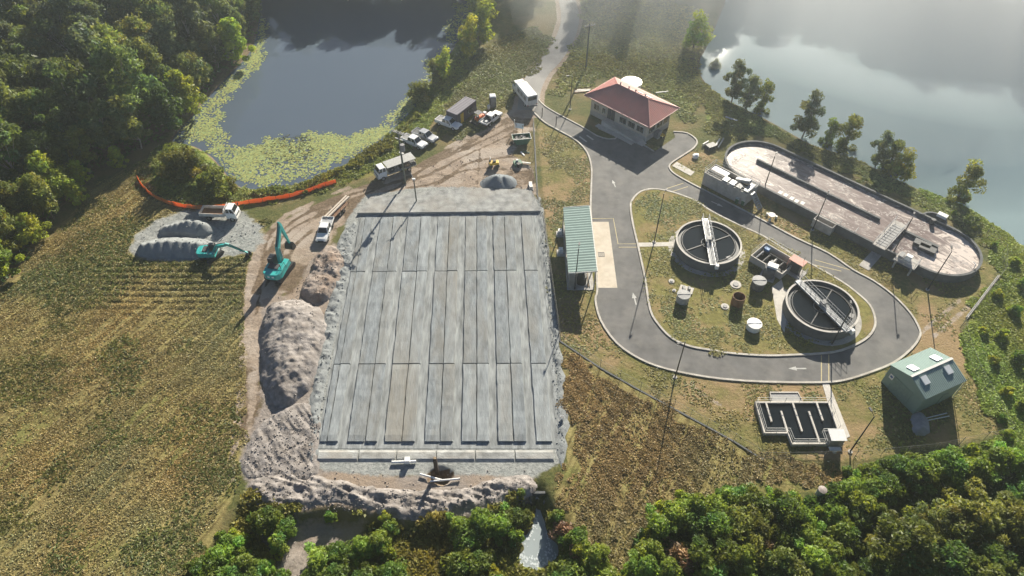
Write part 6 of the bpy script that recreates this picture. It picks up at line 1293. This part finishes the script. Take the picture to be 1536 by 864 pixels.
lamp_pole((862, 434), 8.3, 'dark lamp pole at the near end of the open shed', R(80))
lamp_pole((855, 164), 7.2, 'lamp pole near the entrance left of the office', R(190))
lamp_pole((1247, 518), 7.7, 'dark lamp pole just below the second clarifier', R(80), .12)
# power poles
def power_pole(base, h, label, rz, trans=True, arms=2, z=0):
    p = P2(*base); t = thing('power_pole', label, 'power pole', (p[0], p[1], z), rz, 'power poles')
    MB().cyl((0, 0, 0), (0, 0, h), .19, .13, 10).build('pole', M_pole, t, True)
    for i in range(arms):
        a = MB().box((0, .16 if i else -.16, h - .25), (2.3, .12, .14)).build('cross_arm', M_conc, t)
        for x in (-1.05, -.4, .4, 1.05): MB().cyl((x, .16 if i else -.16, h - .2), (x, .16 if i else -.16, h + .05), .06, .04, 8).build('insulator', M_white, a)
    if trans:
        MB().cyl((.5, 0, h - 3.6), (.5, 0, h - 2.4), .38, .38, 14).build('transformer', M_mgrey, t, True); MB().box((0, 0, h - 1.5), (1.6, .12, .12)).build('cross_arm', M_offw, t); MB().box((.1, 0, h - 4.2), (.9, .3, .1)).build('bracket', M_offw, t)
    return t
power_pole((608, 275), 10.6, 'tall power pole with transformer beside the covered truck', R(-30))
power_pole((879, 101), 9.5, 'distant power pole with wires beside the gravel road', R(20), False, 1)
p = P2(625, 304); sp = thing('service_pole', 'short pole with small lamp at the far left bed corner', 'pole', (p[0], p[1], .35)); MB().cyl((0, 0, -.3), (0, 0, 4.6), .12, .09, 8).build('pole', M_pole, sp, True); MB().box((0, 0, 4.6), (.5, .3, .22)).build('lamp_head', M_white, sp); MB().cyl((0, 0, 4.5), (-.5, .9, 5.2), .04, .04, 6).build('arm', M_offw, sp)
a = Vector((*P2(879, 101), 9.35)); 
for i, off in enumerate((-1.0, -.35, .35, 1.0)):
    o = Vector((off * math.cos(R(20)), off * math.sin(R(20)), 0)); b = Vector((4 + off, 184, 10.5)); pts = []
    for k in range(13):
        s = k / 12; q = (a + o).lerp(b, s); q.z -= 1.2 * 4 * s * (1 - s); pts.append(tuple(q))
    w_ = thing('power_line', ['first', 'second', 'third', 'fourth'][i] + ' wire from the left on the distant power pole', 'wire', tuple(a + o)); MB().tube([tuple(Vector(q) - a - o) for q in pts], .010, 4).build('cable', M_wire, w_)
power_pole((849, -58), 10.5, 'next power pole farther up the gravel road', R(20), False, 1)
# fences
def fence(px, label, h=1.9, sp_=3.0, plinth=False, name='wire_fence', wires=4):
    pts = polyP(px); t = thing(name, label, 'fence', (pts[0][0], pts[0][1], 0)); o = Vector((pts[0][0], pts[0][1], 0)); wm = MB()
    for a, b in zip(pts[:-1], pts[1:]):
        a, b = Vector((*a, 0)), Vector((*b, 0)); n = max(1, round((b - a).length / sp_)); prev = None
        for i in range(n + 1):
            q = a + (b - a) * (i / n); q.z = max(gz(q.x, q.y), -.5)
            if i < n or (b - Vector((*pts[-1], 0))).length < .01:
                l_ = q - o; MB().cyl((l_.x, l_.y, q.z - .1), (l_.x, l_.y, q.z + h), .03, .03, 6).build('post', M_wire, t)
            if prev is not None:
                for k in range(wires):
                    zz = h * (k + .6) / wires; wm.cyl((prev.x - o.x, prev.y - o.y, prev.z + zz), (q.x - o.x, q.y - o.y, q.z + zz), 0.006 if k < wires - 1 else .013, None, 4, False)
            prev = q
    wm.build('wires', M_wire, t)
    if plinth: MB().strip([(x - o.x, y - o.y) for x, y in pts], -.1, .1, -.1, .08).build('plinth', M_concd, t)
    return t
fence([(800, 184), (803, 235), (806, 292), (816, 330), (827, 420), (840, 512)], 'wire fence along the right side of the gravel bed', 1.9, 3.0, True)
fence([(840, 512), (900, 552), (960, 586), (1010, 613), (1060, 640), (1100, 662), (1145, 690)], 'wire fence running diagonally below the road bend', 1.9, 3.0, True)
fence([(1145, 690), (1280, 688), (1400, 676), (1512, 652)], 'wire fence behind the thicket below the green shed', 1.9, 3.2)
fence([(1512, 652), (1490, 610), (1462, 560), (1447, 520), (1440, 492), (1470, 455), (1502, 412), (1503, 380), (1480, 350)], 'wire fence on the green bank right of the site', 1.9, 3.2)
p0, p1 = P2(1450, 478), P2(1498, 415); ft = thing('fence_capping', 'pale board leaning along the right-hand fence', 'board', (p0[0], p0[1], 0)); MB().strip([(0, 0), (p1[0] - p0[0], p1[1] - p0[1])], -.05, .05, .1, .32).build('board', M_conc, ft); MB().strip([(0, 0), (p1[0] - p0[0], p1[1] - p0[1])], .12, .2, .0, .25).build('rail', M_steel, ft)
def post_row():
    for i, px in enumerate([(813, 175), (834, 188)]):
        p = P2(*px); t = thing('gate_post', ('left' if i == 0 else 'right') + ' dark gate post at the site entrance', 'gate post', (p[0], p[1], 0)); MB().cyl((0, 0, 0), (0, 0, 1.9), .08, .08, 8).build('post', M_lpole, t); MB().cyl((0, 0, 1.9), (0, 0, 2.0), .11, .06, 8).build('cap', M_lpole, t)
post_row()
# orange barrier
def barrier():
    px = [(207, 270), (216, 284), (232, 297), (252, 306), (278, 312), (305, 314), (335, 313), (365, 308), (395, 303), (425, 298), (455, 291), (480, 283), (505, 275)]
    pts = smooth_line(polyP(px), 6); t = thing('orange_barrier', 'long orange mesh barrier curving between pond bank and field', 'barrier', (pts[0][0], pts[0][1], 0)); o = pts[0]; rg = random.Random(2)
    V = []; F = []; rows = 4; n = len(pts)
    for i, (x, y) in enumerate(pts):
        g = gz(x, y); hh = .72 + rg.uniform(-.12, .08)
        for k in range(rows): V.append((x - o[0] + rg.uniform(-.05, .05), y - o[1] + .03 * math.sin(i * 1.3) + (k / 3) * .18 + rg.uniform(-.04, .04), g + .02 + hh * k / (rows - 1)))
    for i in range(n - 1):
        for k in range(rows - 1): F.append((i * rows + k, (i + 1) * rows + k, (i + 1) * rows + k + 1, i * rows + k + 1))
    mo = leaf_mat('orange mesh', (.72, .27, .08), .35); at_ = None
    ob_ = npmesh('mesh', np.array(V), np.array(F), mo, np.ones((len(V), 3)), parent=t); sd = ob_.modifiers.new('thick', 'SOLIDIFY'); sd.thickness = .04
    for i in range(0, n, 4):
        x, y = pts[i]; g = gz(x, y); MB().cyl((x - o[0], y - o[1] - .06, g - .1), (x - o[0], y - o[1] - .06, g + 1.15), .025, .025, 6).build('post', M_dgrey, t)
barrier()
# fountain aerator in the lake
p = P2(1073, 98); fo = thing('fountain', 'white spray of a floating fountain aerator in the lake', 'fountain', (p[0], p[1], -.5))
MB().lathe([(.4, 0), (.9, .05), (.9, .22), (.4, .28)], 20).build('float', M_offw, fo, True)
rg = np.random.default_rng(3); N = 2600; a_ = rg.random(N) * 6.283; s_ = rg.random(N); v = .35 + .65 * rg.random(N); rad = 1.5 * v * s_; hz_ = 4.2 * s_ * (1 - s_) * (1.1 - .4 * v) * 1.25 + .1; ang = a_
c_ = np.stack([rad * np.cos(ang), rad * np.sin(ang), hz_ + (rg.random(N) < .25) * 1.2 * (1 - v) * (s_ < .5)], 1); sz = .05 + .07 * rg.random(N)
tet = np.array([(1, 1, 1), (1, -1, -1), (-1, 1, -1), (-1, -1, 1)]) * .6; V = (c_[:, None, :] + tet[None] * sz[:, None, None]).reshape(-1, 3); F = (np.array([(0, 1, 2), (0, 3, 1), (0, 2, 3), (1, 3, 2)])[None] + (np.arange(N) * 4)[:, None, None]).reshape(-1, 3)
npmesh('spray', V, F, leaf_mat('spray', (.85, .87, .9), .6), np.ones((len(V), 3)), parent=fo)
# foam floating on the stream
rg = np.random.default_rng(9); SX = np.array(STREAM); N = 2600; X = rg.uniform(SX[:, 0].min(), SX[:, 0].max(), N); Y = rg.uniform(SX[:, 1].min(), SX[:, 1].max(), N)
k = (sdf(STREAM, X, Y) > .05) & (rg.random(N) < 0.4 * sm(fbm(X * 2.2, Y, 1.6, 3, 55), .45, .62)); X, Y = X[k], Y[k]; N = len(X); r = .03 + .08 * rg.random(N); an = np.arange(6) / 6 * 6.283
V = np.stack([X[:, None] + r[:, None] * np.cos(an), Y[:, None] + 1.5 * r[:, None] * np.sin(an), -1.71 + .012 * rg.random(N)[:, None] + 0 * an], 2).reshape(-1, 3)
props(npmesh('stream_foam', V, np.arange(N * 6).reshape(-1, 6), mat('foam', (.55, .60, .62), .6, .1)), 'white foam drifting on the small stream at bottom', 'foam', None, 'stuff')
# small stone headwall where the drain leaves the bed
p = P2(806, 742, -.8); hw = thing('headwall', 'small concrete drain headwall where the stream begins', 'headwall', (p[0], p[1], -1.9)); MB().box((0, 0, .9), (1.8, .3, 1.6)).build('wall', M_concd, hw); MB().cyl((0, -.35, .5), (0, .2, .5), .35, .35, 16).build('pipe_mouth', M_conc, hw); MB().box((-.9, -.5, .6), (.2, 1.2, 1.1), rz=.3).build('wing_wall', M_concd, hw); MB().box((.9, -.5, .6), (.2, 1.2, 1.1), rz=-.3).build('wing_wall', M_concd, hw)

# ------------------------------------------------------------------ haze: even air round the whole site
hz = MB().box((0, 0, 36.5), (3060, 3060, 79)).mesh('haze', mat('tmp', (0.5, 0.5, 0.5)))
hm = bpy.data.materials.new('haze air'); hm.use_nodes = True
hn = hm.node_tree.nodes; hn.remove(hn['Principled BSDF']); pv = hn.new('ShaderNodeVolumePrincipled')
pv.inputs['Color'].default_value = (0.86, 0.95, 1.0, 1); pv.inputs['Density'].default_value = HAZE_DENSITY; pv.inputs['Anisotropy'].default_value = HAZE_G
hm.node_tree.links.new(pv.outputs[0], hn['Material Output'].inputs['Volume'])
hz.materials.clear(); hz.materials.append(hm)
props(link('haze', hz), 'pale morning haze in the air over the site', 'haze', None, 'stuff')

# ------------------------------------------------------------------ the bank of mist drifting off the far side of the lake
def mist_bank():
    n, m = 72, 36; V = []; F = []
    for j in range(m + 1):
        ph = -math.pi / 2 + math.pi * j / m
        for i in range(n):
            a = 2 * math.pi * i / n; c = math.cos(ph)
            k = 1 + 0.10 * math.sin(3 * a + 0.6) + 0.07 * math.sin(7 * a + 2 * ph) + 0.05 * math.sin(11 * a + 5 * ph + 1)
            V.append((136 * k * c * math.cos(a), 43 * k * c * math.sin(a), 25 * math.sin(ph) * (1 + 0.18 * math.sin(4 * a + 3 * ph))))
    for j in range(m):
        for i in range(n): F.append((j * n + i, j * n + (i + 1) % n, (j + 1) * n + (i + 1) % n, (j + 1) * n + i))
    me = bpy.data.meshes.new('mist'); me.from_pydata(V, [], F); me.update()
    mm = bpy.data.materials.new('mist air'); mm.use_nodes = True; q = mm.node_tree.nodes; q.remove(q['Principled BSDF']); v = q.new('ShaderNodeVolumePrincipled')
    v.inputs['Color'].default_value = (0.95, 0.98, 1.0, 1); v.inputs['Density'].default_value = 0.0165; v.inputs['Anisotropy'].default_value = 0.45
    mm.node_tree.links.new(v.outputs[0], q['Material Output'].inputs['Volume']); me.materials.append(mm)
    o = link('mist', me); o.location = (108, 161, 0); o.rotation_euler = (0, 0, R(-9))
    props(o, 'white bank of morning mist drifting over the far side of the lake', 'mist', None, 'stuff')
mist_bank()
